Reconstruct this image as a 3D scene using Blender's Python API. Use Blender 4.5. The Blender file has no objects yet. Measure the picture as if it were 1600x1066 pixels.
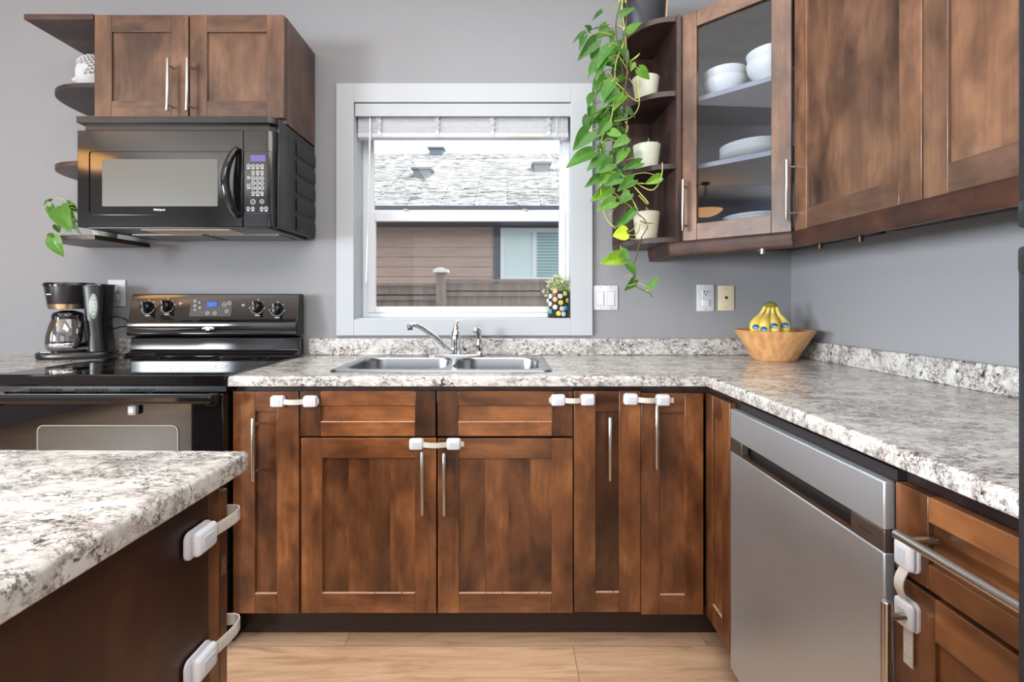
import bpy, bmesh, math, random
from mathutils import Vector, Matrix
random.seed(7)
SC = bpy.context.scene
COL = SC.collection
PI = math.pi

# ---------------------------------------------------------------- camera, light, exposure
CAMZ = 1.156           # eye height above the kitchen floor
FPX, VX, VY = 735.0, 793.0, 472.0     # focal length and principal point of the photograph in pixels
cam_d = bpy.data.cameras.new('camera'); cam = bpy.data.objects.new('camera', cam_d); COL.objects.link(cam)
cam_d.sensor_width = 36.0; cam_d.lens = 36.0 * FPX / 1600
cam_d.shift_x = (800 - VX) / 1600; cam_d.shift_y = -(533 - VY) / 1600
cam_d.clip_start = 0.02; cam_d.clip_end = 200
cam.location = (0, 0, CAMZ); cam.rotation_euler = (PI / 2, 0, 0)
SC.camera = cam
SC.view_settings.view_transform = 'Standard'; SC.view_settings.look = 'None'
SC.view_settings.gamma = 1.0; SC.view_settings.use_curve_mapping = False
SC.view_settings.exposure = -0.25
SC.cycles.use_denoising = True
SC.cycles.max_bounces = 10; SC.cycles.diffuse_bounces = 5; SC.cycles.glossy_bounces = 5
SC.cycles.transmission_bounces = 8; SC.cycles.transparent_max_bounces = 12
SC.cycles.sample_clamp_indirect = 6.0
SC.cycles.caustics_reflective = False; SC.cycles.caustics_refractive = False

w = bpy.data.worlds.new('sky'); SC.world = w; w.use_nodes = True
wb = w.node_tree.nodes['Background']; wb.inputs[0].default_value = (0.93, 0.97, 1.0, 1); wb.inputs[1].default_value = 3.0

def lamp(name, kind, loc, rot, energy, color=(1, 1, 1), **kw):
    d = bpy.data.lights.new(name, kind); d.energy = energy; d.color = color
    for k, v in kw.items(): setattr(d, k, v)
    o = bpy.data.objects.new(name, d); COL.objects.link(o); o.location = loc; o.rotation_euler = rot
    return o
lamp('sun', 'SUN', (8, 2, 12), Vector((-0.62, 0.06, -0.78)).to_track_quat('-Z', 'Y').to_euler(), 4.2, (1.0, 0.97, 0.93), angle=0.02)
# daylight through the windows behind the camera, then one added fill light
lamp('daylight_rear', 'AREA', (-0.55, -3.42, 1.60), (PI / 2, 0, PI), 44, (0.86, 0.94, 1.0), shape='RECTANGLE', size=2.2, size_y=1.3)
lamp('daylight_side', 'AREA', (-4.42, -2.4, 1.38), (PI / 2, 0, -PI / 2), 380, (0.88, 0.95, 1.0), shape='RECTANGLE', size=1.8, size_y=0.95)
lamp('fill_right_wall', 'AREA', (-4.42, -0.4, 1.30), (PI / 2, 0, -PI / 2), 62, (0.96, 0.98, 1.0), shape='RECTANGLE', size=1.3, size_y=0.85, spread=math.radians(78))  # added narrow fill to brighten the right wall, not a known window
# ceiling lamps of the kitchen
lamp('ceiling_lamp', 'AREA', (0.1, 0.75, 2.72), (0, 0, 0), 40, (1.0, 0.97, 0.93), shape='RECTANGLE', size=2.4, size_y=1.5)
lamp('ceiling_lamp_rear', 'AREA', (0.05, -1.2, 2.72), (0, 0, 0), 80, (1.0, 0.96, 0.90), shape='RECTANGLE', size=2.2, size_y=1.3)

# ---------------------------------------------------------------- helpers
def at(px, py, Y):            # the point at depth Y seen at a place in the photograph
    return Vector(((px - VX) * Y / FPX, Y, CAMZ - (py - VY) * Y / FPX))
def onx(px, py, X):           # the same on a plane X = const
    Y = X * FPX / (px - VX)
    return Vector((X, Y, CAMZ - (py - VY) * Y / FPX))

def s2l(c):
    c /= 255.0
    return c / 12.92 if c <= 0.04045 else ((c + 0.055) / 1.055) ** 2.4
def rgb(r, g, b): return (s2l(r), s2l(g), s2l(b), 1.0)

def mat(name, col=(0.8, 0.8, 0.8, 1), rough=0.5, metal=0.0, spec=0.5, coat=0.0, emit=None, estr=0.0, trans=0.0, ior=1.45, alpha=1.0):
    m = bpy.data.materials.new(name); m.use_nodes = True
    b = m.node_tree.nodes['Principled BSDF']
    b.inputs['Base Color'].default_value = col; b.inputs['Roughness'].default_value = rough
    b.inputs['Metallic'].default_value = metal; b.inputs['Specular IOR Level'].default_value = spec
    b.inputs['Coat Weight'].default_value = coat; b.inputs['Coat Roughness'].default_value = 0.12
    b.inputs['Transmission Weight'].default_value = trans; b.inputs['IOR'].default_value = ior
    b.inputs['Alpha'].default_value = alpha
    if emit: b.inputs['Emission Color'].default_value = emit; b.inputs['Emission Strength'].default_value = estr
    return m
class NT:
    def __init__(s, m): s.m = m; s.t = m.node_tree; s.b = s.t.nodes['Principled BSDF']
    def n(s, kind, **kw):
        nd = s.t.nodes.new('ShaderNode' + kind)
        for k, v in kw.items():
            if hasattr(nd, k) and not isinstance(v, tuple): setattr(nd, k, v)
            else: nd.inputs[k.replace('_', ' ')].default_value = v
        return nd
    def l(s, a, b): s.t.links.new(a, b)
    def coord(s, scale=(1, 1, 1), rot=(0, 0, 0), piece=False):
        tc = s.n('TexCoord'); v = tc.outputs['Object']
        if piece:
            at_ = s.n('Attribute'); at_.attribute_name = 'piece'
            oi = s.n('ObjectInfo')
            ad = s.n('Math'); ad.operation = 'ADD'; s.l(at_.outputs['Fac'], ad.inputs[0]); s.l(oi.outputs['Random'], ad.inputs[1])
            ml = s.n('Math'); ml.operation = 'MULTIPLY'; ml.inputs[1].default_value = 7.31; s.l(ad.outputs[0], ml.inputs[0])
            cx = s.n('CombineXYZ')
            for i in range(3): s.l(ml.outputs[0], cx.inputs[i])
            va = s.n('VectorMath'); va.operation = 'ADD'; s.l(v, va.inputs[0]); s.l(cx.outputs[0], va.inputs[1]); v = va.outputs[0]
        mp = s.n('Mapping'); mp.inputs['Scale'].default_value = scale; mp.inputs['Rotation'].default_value = rot
        s.l(v, mp.inputs['Vector']); return mp.outputs[0]
    def noise(s, vec, scale, detail=4, rough=0.5, dist=0.0):
        nd = s.n('TexNoise'); nd.inputs['Scale'].default_value = scale; nd.inputs['Detail'].default_value = detail
        nd.inputs['Roughness'].default_value = rough; nd.inputs['Distortion'].default_value = dist
        s.l(vec, nd.inputs['Vector']); return nd.outputs['Fac']
    def ramp(s, fac, stops):
        nd = s.n('ValToRGB'); e = nd.color_ramp.elements
        while len(e) < len(stops): e.new(0.5)
        for el, (p, c) in zip(e, stops): el.position = p; el.color = c
        s.l(fac, nd.inputs[0]); return nd.outputs[0]
    def mix(s, fac, a, b, mode='MIX'):
        nd = s.n('Mix'); nd.data_type = 'RGBA'; nd.blend_type = mode
        for sock, v in ((nd.inputs[0], fac), (nd.inputs[6], a), (nd.inputs[7], b)):
            if isinstance(v, (int, float)): sock.default_value = v
            elif isinstance(v, tuple): sock.default_value = v
            else: s.l(v, sock)
        return nd.outputs[2]
    def bump(s, h, strength=0.2, dist=0.002):
        nd = s.n('Bump'); nd.inputs['Strength'].default_value = strength; nd.inputs['Distance'].default_value = dist
        s.l(h, nd.inputs['Height']); s.l(nd.outputs[0], s.b.inputs['Normal'])

def wood(name, axis, dark, mid, light, rough=0.34, coat=0.25):
    m = mat(name, rough=rough, coat=coat); t = NT(m)
    i = 'xyz'.index(axis)
    def sc(along, across): v = [across] * 3; v[i] = along; return tuple(v)
    blotch = t.noise(t.coord(sc(2.6, 6.0), piece=True), 1.6, 3, 0.55, 0.5)
    grain = t.noise(t.coord(sc(4.0, 95.0), piece=True), 1.0, 4, 0.6, 0.3)
    fig = t.noise(t.coord(sc(5.0, 14.0), piece=True), 1.2, 3, 0.5, 0.6)
    c = t.ramp(blotch, [(0.24, dark), (0.48, mid), (0.76, light)])
    g = t.ramp(grain, [(0.30, (0.84, 0.82, 0.80, 1)), (0.60, (1.06, 1.05, 1.04, 1))])
    f = t.ramp(fig, [(0.33, (0.80, 0.78, 0.76, 1)), (0.64, (1.08, 1.08, 1.06, 1))])
    c = t.mix(1.0, t.mix(1.0, c, g, 'MULTIPLY'), f, 'MULTIPLY')
    stain = t.noise(t.coord(sc(2.0, 3.6), piece=True), 1.9, 4, 0.6, 0.3)      # uneven stain
    c = t.mix(1.0, c, t.ramp(stain, [(0.36, (0.50, 0.48, 0.50, 1)), (0.56, (1.04, 1.04, 1.04, 1))]), 'MULTIPLY')
    a = t.n('Attribute'); a.attribute_name = 'piece'
    fr = t.n('Math'); fr.operation = 'FRACT'; t.l(a.outputs['Fac'], fr.inputs[0])
    p = t.ramp(fr.outputs[0], [(0.0, (0.36, 0.36, 0.42, 1)), (0.5, (0.92, 0.92, 0.92, 1)), (1.0, (1.5, 1.45, 1.30, 1))])
    t.l(t.mix(1.0, c, p, 'MULTIPLY'), t.b.inputs['Base Color'])
    return m
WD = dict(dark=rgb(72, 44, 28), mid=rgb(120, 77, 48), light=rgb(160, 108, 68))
WU = dict(dark=rgb(72, 52, 42), mid=rgb(104, 76, 60), light=rgb(128, 96, 74))  # same maple; lighting and glare on the wall cabinets put into its tone
M = {}
for ax in 'xyz':
    M['low_' + ax] = wood('stained_maple_' + ax, ax, **WD)
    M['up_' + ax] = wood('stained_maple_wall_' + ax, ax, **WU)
    M['esp_' + ax] = wood('espresso_board_' + ax, ax, rgb(48, 36, 36), rgb(64, 48, 46), rgb(78, 58, 54), 0.4, 0.1)
    M['isl_' + ax] = wood('island_board_' + ax, ax, rgb(58, 34, 25), rgb(82, 50, 36), rgb(102, 64, 44), 0.4, 0.1)

def stone(name):
    m = mat(name, rough=0.22, coat=0.2); t = NT(m)
    v = t.coord((0.80, 1.35, 1.15), (0, 0, 0.24))
    def distort(vec, scale, amt):
        nz = t.n('TexNoise'); nz.inputs['Scale'].default_value = scale; nz.inputs['Detail'].default_value = 6; nz.inputs['Roughness'].default_value = 0.7; t.l(vec, nz.inputs['Vector'])
        sb = t.n('VectorMath'); sb.operation = 'SUBTRACT'; sb.inputs[1].default_value = (.5, .5, .5); t.l(nz.outputs['Color'], sb.inputs[0])
        sc_ = t.n('VectorMath'); sc_.operation = 'SCALE'; sc_.inputs['Scale'].default_value = amt; t.l(sb.outputs[0], sc_.inputs[0])
        ad = t.n('VectorMath'); ad.operation = 'ADD'; t.l(vec, ad.inputs[0]); t.l(sc_.outputs[0], ad.inputs[1]); return ad.outputs[0]
    d = distort(v, 30, 0.05)
    def stop(f, lo, hi): return t.ramp(f, [(lo, (0, 0, 0, 1)), (hi, (1, 1, 1, 1))])
    c = t.ramp(t.noise(d, 14, 8, 0.72), [(0.36, rgb(150, 146, 143)), (0.43, rgb(196, 193, 190)), (0.52, rgb(214, 213, 210)), (0.70, rgb(226, 225, 222))])
    patch = stop(t.noise(v, 8, 3, 0.55), 0.42, 0.60)
    n2 = t.noise(d, 20, 7, 0.66)
    r = t.n('Math'); r.operation = 'SUBTRACT'; r.inputs[1].default_value = 0.5; t.l(n2, r.inputs[0])
    ab = t.n('Math'); ab.operation = 'ABSOLUTE'; t.l(r.outputs[0], ab.inputs[0])
    vein = t.ramp(ab.outputs[0], [(0.010, (1, 1, 1, 1)), (0.030, (0, 0, 0, 1))])
    c = t.mix(t.mix(1.0, vein, t.mix(0.15, t.mix(1.0, patch, (0.85, 0.85, 0.85, 1), 'MULTIPLY'), (1, 1, 1, 1)), 'MULTIPLY'), c, rgb(124, 106, 98))
    n3 = t.noise(distort(v, 70, 0.02), 44, 5, 0.62)
    r3 = t.n('Math'); r3.operation = 'SUBTRACT'; r3.inputs[1].default_value = 0.5; t.l(n3, r3.inputs[0])
    a3 = t.n('Math'); a3.operation = 'ABSOLUTE'; t.l(r3.outputs[0], a3.inputs[0])
    vein3 = t.ramp(a3.outputs[0], [(0.014, (1, 1, 1, 1)), (0.034, (0, 0, 0, 1))])
    p3 = stop(t.noise(v, 15, 3, 0.55), 0.42, 0.54)
    c = t.mix(t.mix(1.0, vein3, t.mix(1.0, p3, (0.85, 0.85, 0.85, 1), 'MULTIPLY'), 'MULTIPLY'), c, rgb(76, 69, 67))
    brown = stop(t.noise(d, 26, 8, 0.72), 0.58, 0.62)
    c = t.mix(t.mix(1.0, brown, (0.45, 0.45, 0.45, 1), 'MULTIPLY'), c, rgb(150, 134, 127))
    dk = stop(t.noise(distort(v, 60, 0.03), 62, 4, 0.62), 0.585, 0.615)
    c = t.mix(t.mix(1.0, dk, t.mix(0.25, patch, (1, 1, 1, 1)), 'MULTIPLY'), c, rgb(54, 48, 47))
    c = t.mix(1.0, c, (0.90, 0.91, 0.92, 1), 'MULTIPLY')
    t.l(c, t.b.inputs['Base Color']); return m
M['stone'] = stone('speckled_laminate')

def simple(name, *a, **k): M[name] = mat(name, *a, **k)
simple('white_paint', rgb(181, 187, 194), 0.75, spec=0.25)
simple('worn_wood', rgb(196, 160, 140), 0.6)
simple('vinyl', rgb(222, 226, 232), 0.4, spec=0.3)
simple('plastic_white', rgb(216, 219, 227), 0.32)
simple('plastic_clear', rgb(215, 212, 205), 0.3, alpha=0.88)
simple('button_grey', rgb(196, 204, 216), 0.35)
simple('plastic_ivory', rgb(226, 214, 184), 0.35)
simple('slot_dark', rgb(40, 38, 36), 0.6)
simple('black_gloss', (0.006, 0.006, 0.007, 1), 0.08, spec=0.6)
simple('black_glass', (0.004, 0.004, 0.005, 1), 0.035, spec=0.6)
simple('black_satin', (0.012, 0.012, 0.014, 1), 0.25)
simple('black_matte', (0.015, 0.015, 0.016, 1), 0.5)
simple('oven_window', rgb(56, 60, 60), 0.06, spec=0.8)
simple('oven_border', rgb(150, 150, 146), 0.2)
simple('print_white', rgb(225, 228, 232), 0.5)
simple('screen_blue', rgb(20, 60, 150), 0.2, emit=rgb(30, 100, 220), estr=0.5)
simple('screen_violet', rgb(70, 62, 120), 0.2, emit=rgb(110, 100, 170), estr=0.35)
simple('mesh_window', rgb(88, 88, 84), 0.3)
simple('steel', rgb(190, 188, 184), 0.27, 1.0)
simple('chrome', rgb(215, 216, 220), 0.06, 1.0)
simple('ceramic', rgb(222, 222, 220), 0.18)
simple('plaster', rgb(196, 198, 202), 0.7, spec=0.2)
simple('pot_sage', rgb(206, 212, 198), 0.35)
simple('pot_cream', rgb(202, 196, 180), 0.4)
simple('pot_black', rgb(44, 46, 52), 0.4)
simple('rope', rgb(196, 170, 140), 0.8)
simple('soil', rgb(50, 38, 30), 0.9)
simple('cab_inside', rgb(128, 132, 142), 0.5)
simple('dark_gap', rgb(26, 18, 15), 0.6)
simple('kick', rgb(50, 38, 34), 0.5)
simple('gasket', rgb(48, 44, 46), 0.5)
simple('fridge_black', rgb(34, 36, 38), 0.28)
simple('sink_steel', rgb(158, 161, 165), 0.27, 1.0)
simple('cord', rgb(18, 18, 18), 0.5)
simple('cream_label', rgb(214, 198, 170), 0.5)
simple('lamp_bowl', rgb(245, 200, 140), 0.4, emit=(1.0, 0.50, 0.16, 1), estr=16)
simple('bronze', rgb(70, 56, 44), 0.4, 0.8)
simple('sticker_blue', rgb(40, 100, 160), 0.4)
simple('sticker_sky', rgb(140, 200, 228), 0.4)
simple('sticker_yellow', rgb(236, 206, 60), 0.4)
simple('banana_tip', rgb(140, 128, 40), 0.5)
simple('house_trim', rgb(86, 90, 98), 0.6)
simple('fence_cap', rgb(214, 212, 204), 0.6)
simple('gutter', rgb(76, 80, 92), 0.5)
simple('roof_vent', rgb(110, 116, 124), 0.5)
simple('frost', rgb(236, 240, 244), 0.35)
simple('lace', rgb(206, 208, 212), 0.6)
simple('cord_white', rgb(205, 207, 212), 0.6)
simple('reservoir', rgb(150, 160, 152), 0.3)
simple('copper_band', rgb(186, 168, 148), 0.2, 1.0)
simple('flower_white', rgb(240, 236, 220), 0.6)
simple('vine_light', rgb(178, 186, 96), 0.5)
simple('vine_dark', rgb(92, 84, 52), 0.6)
simple('cap_orange', rgb(222, 170, 110), 0.4)
simple('cap_grey', rgb(200, 200, 206), 0.4)
simple('cap_lime', rgb(206, 200, 96), 0.4)
simple('cap_blue', rgb(38, 160, 200), 0.4)
simple('jar_brown', rgb(52, 44, 36), 0.3)
simple('gravel', rgb(150, 142, 134), 0.9)

def glass(name, tint=(1, 1, 1, 1), refl=0.08, rough=0.0, k=0.5):
    m = bpy.data.materials.new(name); m.use_nodes = True; t = m.node_tree; t.nodes.clear()
    o = t.nodes.new('ShaderNodeOutputMaterial'); mx = t.nodes.new('ShaderNodeMixShader')
    tr = t.nodes.new('ShaderNodeBsdfTransparent'); tr.inputs[0].default_value = tint
    gl = t.nodes.new('ShaderNodeBsdfGlossy'); gl.inputs['Roughness'].default_value = rough
    fr = t.nodes.new('ShaderNodeLayerWeight'); fr.inputs[0].default_value = 0.25
    ad = t.nodes.new('ShaderNodeMath'); ad.operation = 'MULTIPLY_ADD'; ad.inputs[1].default_value = k; ad.inputs[2].default_value = refl
    t.links.new(fr.outputs['Fresnel'], ad.inputs[0]); t.links.new(ad.outputs[0], mx.inputs[0])
    t.links.new(tr.outputs[0], mx.inputs[1]); t.links.new(gl.outputs[0], mx.inputs[2]); t.links.new(mx.outputs[0], o.inputs[0])
    M[name] = m; return m
glass('pane_glass', (0.93, 0.96, 0.96, 1), 0.01, 0.0, 0.14)
glass('door_glass', (0.88, 0.91, 0.95, 1), 0.02, 0.0, 0.12)
glass('carafe_glass', (0.80, 0.78, 0.76, 1), 0.10)

def m_wall():
    m = mat('wall_paint', rgb(147, 149, 154), 0.85, spec=0.25); t = NT(m)
    t.bump(t.noise(t.coord(), 320, 2), 0.08, 0.001); M['wall'] = m
m_wall()
simple('ceiling_white', rgb(244, 243, 240), 0.8)
def m_floor():
    m = mat('oak_plank_floor', rough=0.42); t = NT(m)
    v = t.coord()
    br = t.n('TexBrick'); br.inputs['Scale'].default_value = 1.0; br.inputs['Brick Width'].default_value = 1.22; br.inputs['Row Height'].default_value = 0.18
    br.inputs['Mortar Size'].default_value = 0.0012; br.offset = 0.37
    br.inputs['Color1'].default_value = (0, 0, 0, 1); br.inputs['Color2'].default_value = (1, 1, 1, 1); br.inputs['Mortar'].default_value = (0.5, 0.5, 0.5, 1)
    mv = t.n('VectorMath'); mv.operation = 'ADD'; mv.inputs[1].default_value = (0.12, 0.045, 0); t.l(v, mv.inputs[0]); t.l(mv.outputs[0], br.inputs['Vector'])
    va = t.n('VectorMath'); va.operation = 'ADD'; t.l(v, va.inputs[0])
    ms = t.n('VectorMath'); ms.operation = 'SCALE'; ms.inputs['Scale'].default_value = 5.0; t.l(br.outputs['Color'], ms.inputs[0]); t.l(ms.outputs[0], va.inputs[1])
    mp = t.n('Mapping'); mp.inputs['Scale'].default_value = (1.3, 11, 1); t.l(va.outputs[0], mp.inputs['Vector'])
    g = t.noise(mp.outputs[0], 2.0, 6, 0.62, 1.6)
    c = t.ramp(g, [(0.28, rgb(180, 142, 112)), (0.48, rgb(214, 178, 146)), (0.72, rgb(232, 200, 170))])
    pl = t.ramp(br.outputs['Color'], [(0, (0.86, 0.85, 0.84, 1)), (1, (1.04, 1.04, 1.04, 1))])
    c = t.mix(1.0, c, pl, 'MULTIPLY')
    c = t.mix(br.outputs['Fac'], c, rgb(140, 112, 88)); t.l(c, t.b.inputs['Base Color']); M['floor'] = m
m_floor()
def m_brushed(name, col, rough, axis_scale, metal=1.0):
    m = mat(name, col, rough, metal); t = NT(m)
    g = t.noise(t.coord(axis_scale), 1.0, 4, 0.6)
    s = t.noise(t.coord((2, 2.2, 4.5), (0.75, 0, 0)), 1.6, 2, 0.5, 0.4)
    r = t.ramp(g, [(0.3, (rough - 0.01,) * 3 + (1,)), (0.7, (rough + 0.04,) * 3 + (1,))])
    r2 = t.ramp(s, [(0.30, (0.86, 0.86, 0.86, 1)), (0.70, (1.16, 1.16, 1.16, 1))])
    t.l(t.mix(1.0, r, r2, 'MULTIPLY'), t.b.inputs['Roughness'])
    t.bump(t.noise(t.coord((2.2, 2.6, 2.2)), 1.5, 1), 0.12, 0.02)
    M[name] = m
m_brushed('dishwasher_steel', rgb(196, 206, 216), 0.36, (4, 4, 300), 0.74)
def m_bananas():
    m = mat('banana_skin', rough=0.45); t = NT(m)
    c = t.ramp(t.noise(t.coord((30, 30, 6)), 1.0, 3), [(0.3, rgb(222, 194, 84)), (0.7, rgb(238, 218, 120))]); t.l(c, t.b.inputs['Base Color']); M['banana'] = m
m_bananas()
def m_bowlwood():
    m = mat('bamboo', rough=0.4); t = NT(m)
    c = t.ramp(t.noise(t.coord((38, 38, 3)), 1.0, 3, 0.5), [(0.3, rgb(196, 140, 88)), (0.5, rgb(214, 162, 108)), (0.7, rgb(228, 182, 130))]); t.l(c, t.b.inputs['Base Color']); M['bamboo'] = m
m_bowlwood()
def m_leaf(name, stops, transl=0.35):
    m = bpy.data.materials.new(name); m.use_nodes = True; t = NT(m)
    a = t.n('Attribute'); a.attribute_name = 'piece'
    nz = t.noise(t.coord(), 60, 2)
    ad = t.n('Math'); ad.operation = 'MULTIPLY_ADD'; ad.inputs[1].default_value = 0.22; t.l(nz, ad.inputs[0]); t.l(a.outputs['Fac'], ad.inputs[2])
    c = t.ramp(ad.outputs[0], stops); t.l(c, t.b.inputs['Base Color']); t.b.inputs['Roughness'].default_value = 0.33
    tr = t.n('BsdfTranslucent'); t.l(c, tr.inputs[0]); mx = t.n('MixShader'); mx.inputs[0].default_value = transl
    t.l(t.b.outputs[0], mx.inputs[1]); t.l(tr.outputs[0], mx.inputs[2])
    t.l(mx.outputs[0], t.t.nodes['Material Output'].inputs[0]); M[name] = m
m_leaf('pothos_leaf', [(0.08, rgb(44, 88, 40)), (0.45, rgb(82, 138, 52)), (0.8, rgb(128, 180, 48)), (1.1, rgb(190, 214, 44))])
m_leaf('succulent', [(0.1, rgb(70, 110, 74)), (1.0, rgb(150, 176, 140))], 0.1)
m_leaf('herb', [(0.1, rgb(110, 140, 90)), (0.6, rgb(168, 188, 132)), (1.0, rgb(226, 224, 190))], 0.3)
def m_siding():
    m = mat('lap_siding', rough=0.8); t = NT(m)
    c = t.ramp(t.noise(t.coord((1, 1, 6)), 5, 4), [(0.3, rgb(172, 146, 136)), (0.7, rgb(188, 161, 151))]); t.l(c, t.b.inputs['Base Color']); M['siding'] = m
m_siding()
def m_slat():
    m = mat('slat_white', rgb(240, 243, 248), 0.4); t = NT(m)
    tr = t.n('BsdfTranslucent'); tr.inputs[0].default_value = rgb(244, 246, 250); mx = t.n('MixShader'); mx.inputs[0].default_value = 0.45
    t.l(t.b.outputs[0], mx.inputs[1]); t.l(tr.outputs[0], mx.inputs[2]); t.l(mx.outputs[0], t.t.nodes['Material Output'].inputs[0]); M['slat_white'] = m
m_slat()
def m_roof():
    m = mat('asphalt_shingle', rough=0.9); t = NT(m)
    br = t.n('TexBrick'); br.inputs['Scale'].default_value = 1.0; br.inputs['Brick Width'].default_value = 0.90; br.inputs['Row Height'].default_value = 0.085
    br.inputs['Mortar Size'].default_value = 0.007; br.inputs['Color1'].default_value = rgb(160, 156, 155); br.inputs['Color2'].default_value = rgb(206, 202, 200)
    br.inputs['Mortar'].default_value = rgb(70, 68, 70); t.l(t.coord(), br.inputs['Vector'])
    n = t.ramp(t.noise(t.coord((2.2, 8, 1)), 2.6, 5, 0.72), [(0.42, (0.13, 0.13, 0.14, 1)), (0.53, (1, 1, 1, 1))])
    t.l(t.mix(1.0, br.outputs['Color'], n, 'MULTIPLY'), t.b.inputs['Base Color']); M['roof'] = m
m_roof()
def m_fence():
    m = mat('weathered_fence', rough=0.85); t = NT(m)
    c = t.ramp(t.noise(t.coord((14, 14, 1.5)), 1.5, 4), [(0.3, rgb(116, 100, 95)), (0.7, rgb(146, 129, 122))]); t.l(c, t.b.inputs['Base Color']); M['fence'] = m
m_fence()
def m_blinds():
    m = mat('closed_blind', rough=0.5); t = NT(m)
    wv = t.n('TexWave'); wv.bands_direction = 'Z'; wv.inputs['Scale'].default_value = 7.5; t.l(t.coord(), wv.inputs['Vector'])
    c = t.ramp(wv.outputs['Fac'], [(0.2, rgb(132, 160, 166)), (0.8, rgb(176, 200, 204))]); t.l(c, t.b.inputs['Base Color']); M['blind_far'] = m
m_blinds()

# ---- mesh building
def nb():
    bm = bmesh.new(); bm.faces.layers.float.new('piece'); return bm
def setf(bm, faces, mi=0, piece=None):
    L = bm.faces.layers.float['piece']
    p = random.random() if piece is None else piece
    for f in faces: f.material_index = mi; f[L] = p
def box(bm, x0, x1, y0, y1, z0, z1, mi=0, piece=None, mtx=None, bev=0.0, seg=2):
    cs = [Vector((x, y, z)) for x in (x0, x1) for y in (y0, y1) for z in (z0, z1)]
    if mtx: cs = [mtx @ c for c in cs]
    v = [bm.verts.new(c) for c in cs]
    q = [(0, 1, 3, 2), (4, 6, 7, 5), (0, 4, 5, 1), (2, 3, 7, 6), (0, 2, 6, 4), (1, 5, 7, 3)]
    fs = [bm.faces.new([v[i] for i in f]) for f in q]
    setf(bm, fs, mi, piece)
    if bev > 0:
        es = list({e for f in fs for e in f.edges})
        r = bmesh.ops.bevel(bm, geom=es, offset=bev, segments=seg, profile=0.5, affect='EDGES')
        setf(bm, r['faces'], mi, piece)
    return v
def frame_of(d):
    d = d.normalized(); a = Vector((0, 0, 1)) if abs(d.z) < 0.9 else Vector((1, 0, 0))
    u = d.cross(a).normalized(); return u, d.cross(u).normalized()
def tube(bm, pts, r, seg=12, mi=0, caps=True, piece=None, close=False):
    pts = [Vector(p) for p in pts]; n = len(pts)
    rs = r if isinstance(r, (list, tuple)) else [r] * n
    rings = []; fs = []
    pu = None
    for i, p in enumerate(pts):
        if close: d = pts[(i + 1) % n] - pts[i - 1]
        else: d = pts[min(i + 1, n - 1)] - pts[max(i - 1, 0)]
        if d.length < 1e-9: d = Vector((0, 0, 1))
        d.normalize()
        if pu is None: u, v = frame_of(d)
        else:
            u = (pu - d * pu.dot(d)); u = u.normalized() if u.length > 1e-6 else frame_of(d)[0]; v = d.cross(u)
        pu = u
        rings.append([bm.verts.new(p + (u * math.cos(2 * PI * k / seg) + v * math.sin(2 * PI * k / seg)) * rs[i]) for k in range(seg)])
    for i in range(n - 1 + (1 if close else 0)):
        a, b = rings[i], rings[(i + 1) % n]
        for k in range(seg):
            fs.append(bm.faces.new((a[k], a[(k + 1) % seg], b[(k + 1) % seg], b[k])))
    if caps and not close:
        fs.append(bm.faces.new(list(reversed(rings[0])))); fs.append(bm.faces.new(rings[-1]))
    setf(bm, fs, mi, piece)
def lathe(bm, prof, c, seg=32, mi=0, axis='z', close=False, piece=None, mtx=None):
    c = Vector(c); rings = []; fs = []
    def P(r, h, a):
        x, y = r * math.cos(a), r * math.sin(a)
        v = {'z': Vector((x, y, h)), 'y': Vector((x, h, -y)), 'x': Vector((h, x, y))}[axis]
        v = c + v
        return mtx @ v if mtx else v
    for r, h in prof:
        if r < 1e-6: rings.append([bm.verts.new(P(0, h, 0))])
        else: rings.append([bm.verts.new(P(r, h, 2 * PI * k / seg)) for k in range(seg)])
    for a, b in zip(rings, rings[1:]):
        for k in range(seg):
            k2 = (k + 1) % seg
            if len(a) == 1 and len(b) == 1: continue
            if len(a) == 1: fs.append(bm.faces.new((a[0], b[k2], b[k])))
            elif len(b) == 1: fs.append(bm.faces.new((a[k], a[k2], b[0])))
            else: fs.append(bm.faces.new((a[k], a[k2], b[k2], b[k])))
    setf(bm, fs, mi, piece)
def prism(bm, poly, lo, hi, plane='xy', mi=0, piece=None, mtx=None):
    def P(a, b, h):
        v = {'xy': Vector((a, b, h)), 'xz': Vector((a, h, b)), 'yz': Vector((h, a, b))}[plane]
        return mtx @ v if mtx else v
    A = [bm.verts.new(P(a, b, lo)) for a, b in poly]; B = [bm.verts.new(P(a, b, hi)) for a, b in poly]
    n = len(poly); fs = [bm.faces.new(list(reversed(A))), bm.faces.new(B)]
    for i in range(n): fs.append(bm.faces.new((A[i], A[(i + 1) % n], B[(i + 1) % n], B[i])))
    setf(bm, fs, mi, piece)
def rrect(x0, x1, y0, y1, r, n=6):
    p = []
    for cx, cy, a0 in ((x1 - r, y1 - r, 0), (x0 + r, y1 - r, PI / 2), (x0 + r, y0 + r, PI), (x1 - r, y0 + r, 1.5 * PI)):
        for k in range(n + 1):
            a = a0 + PI / 2 * k / n; p.append((cx + r * math.cos(a), cy + r * math.sin(a)))
    return p
def wpos(o):
    v = Vector((0, 0, 0))
    while o: v += Vector(o.location); o = o.parent
    return v
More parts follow.
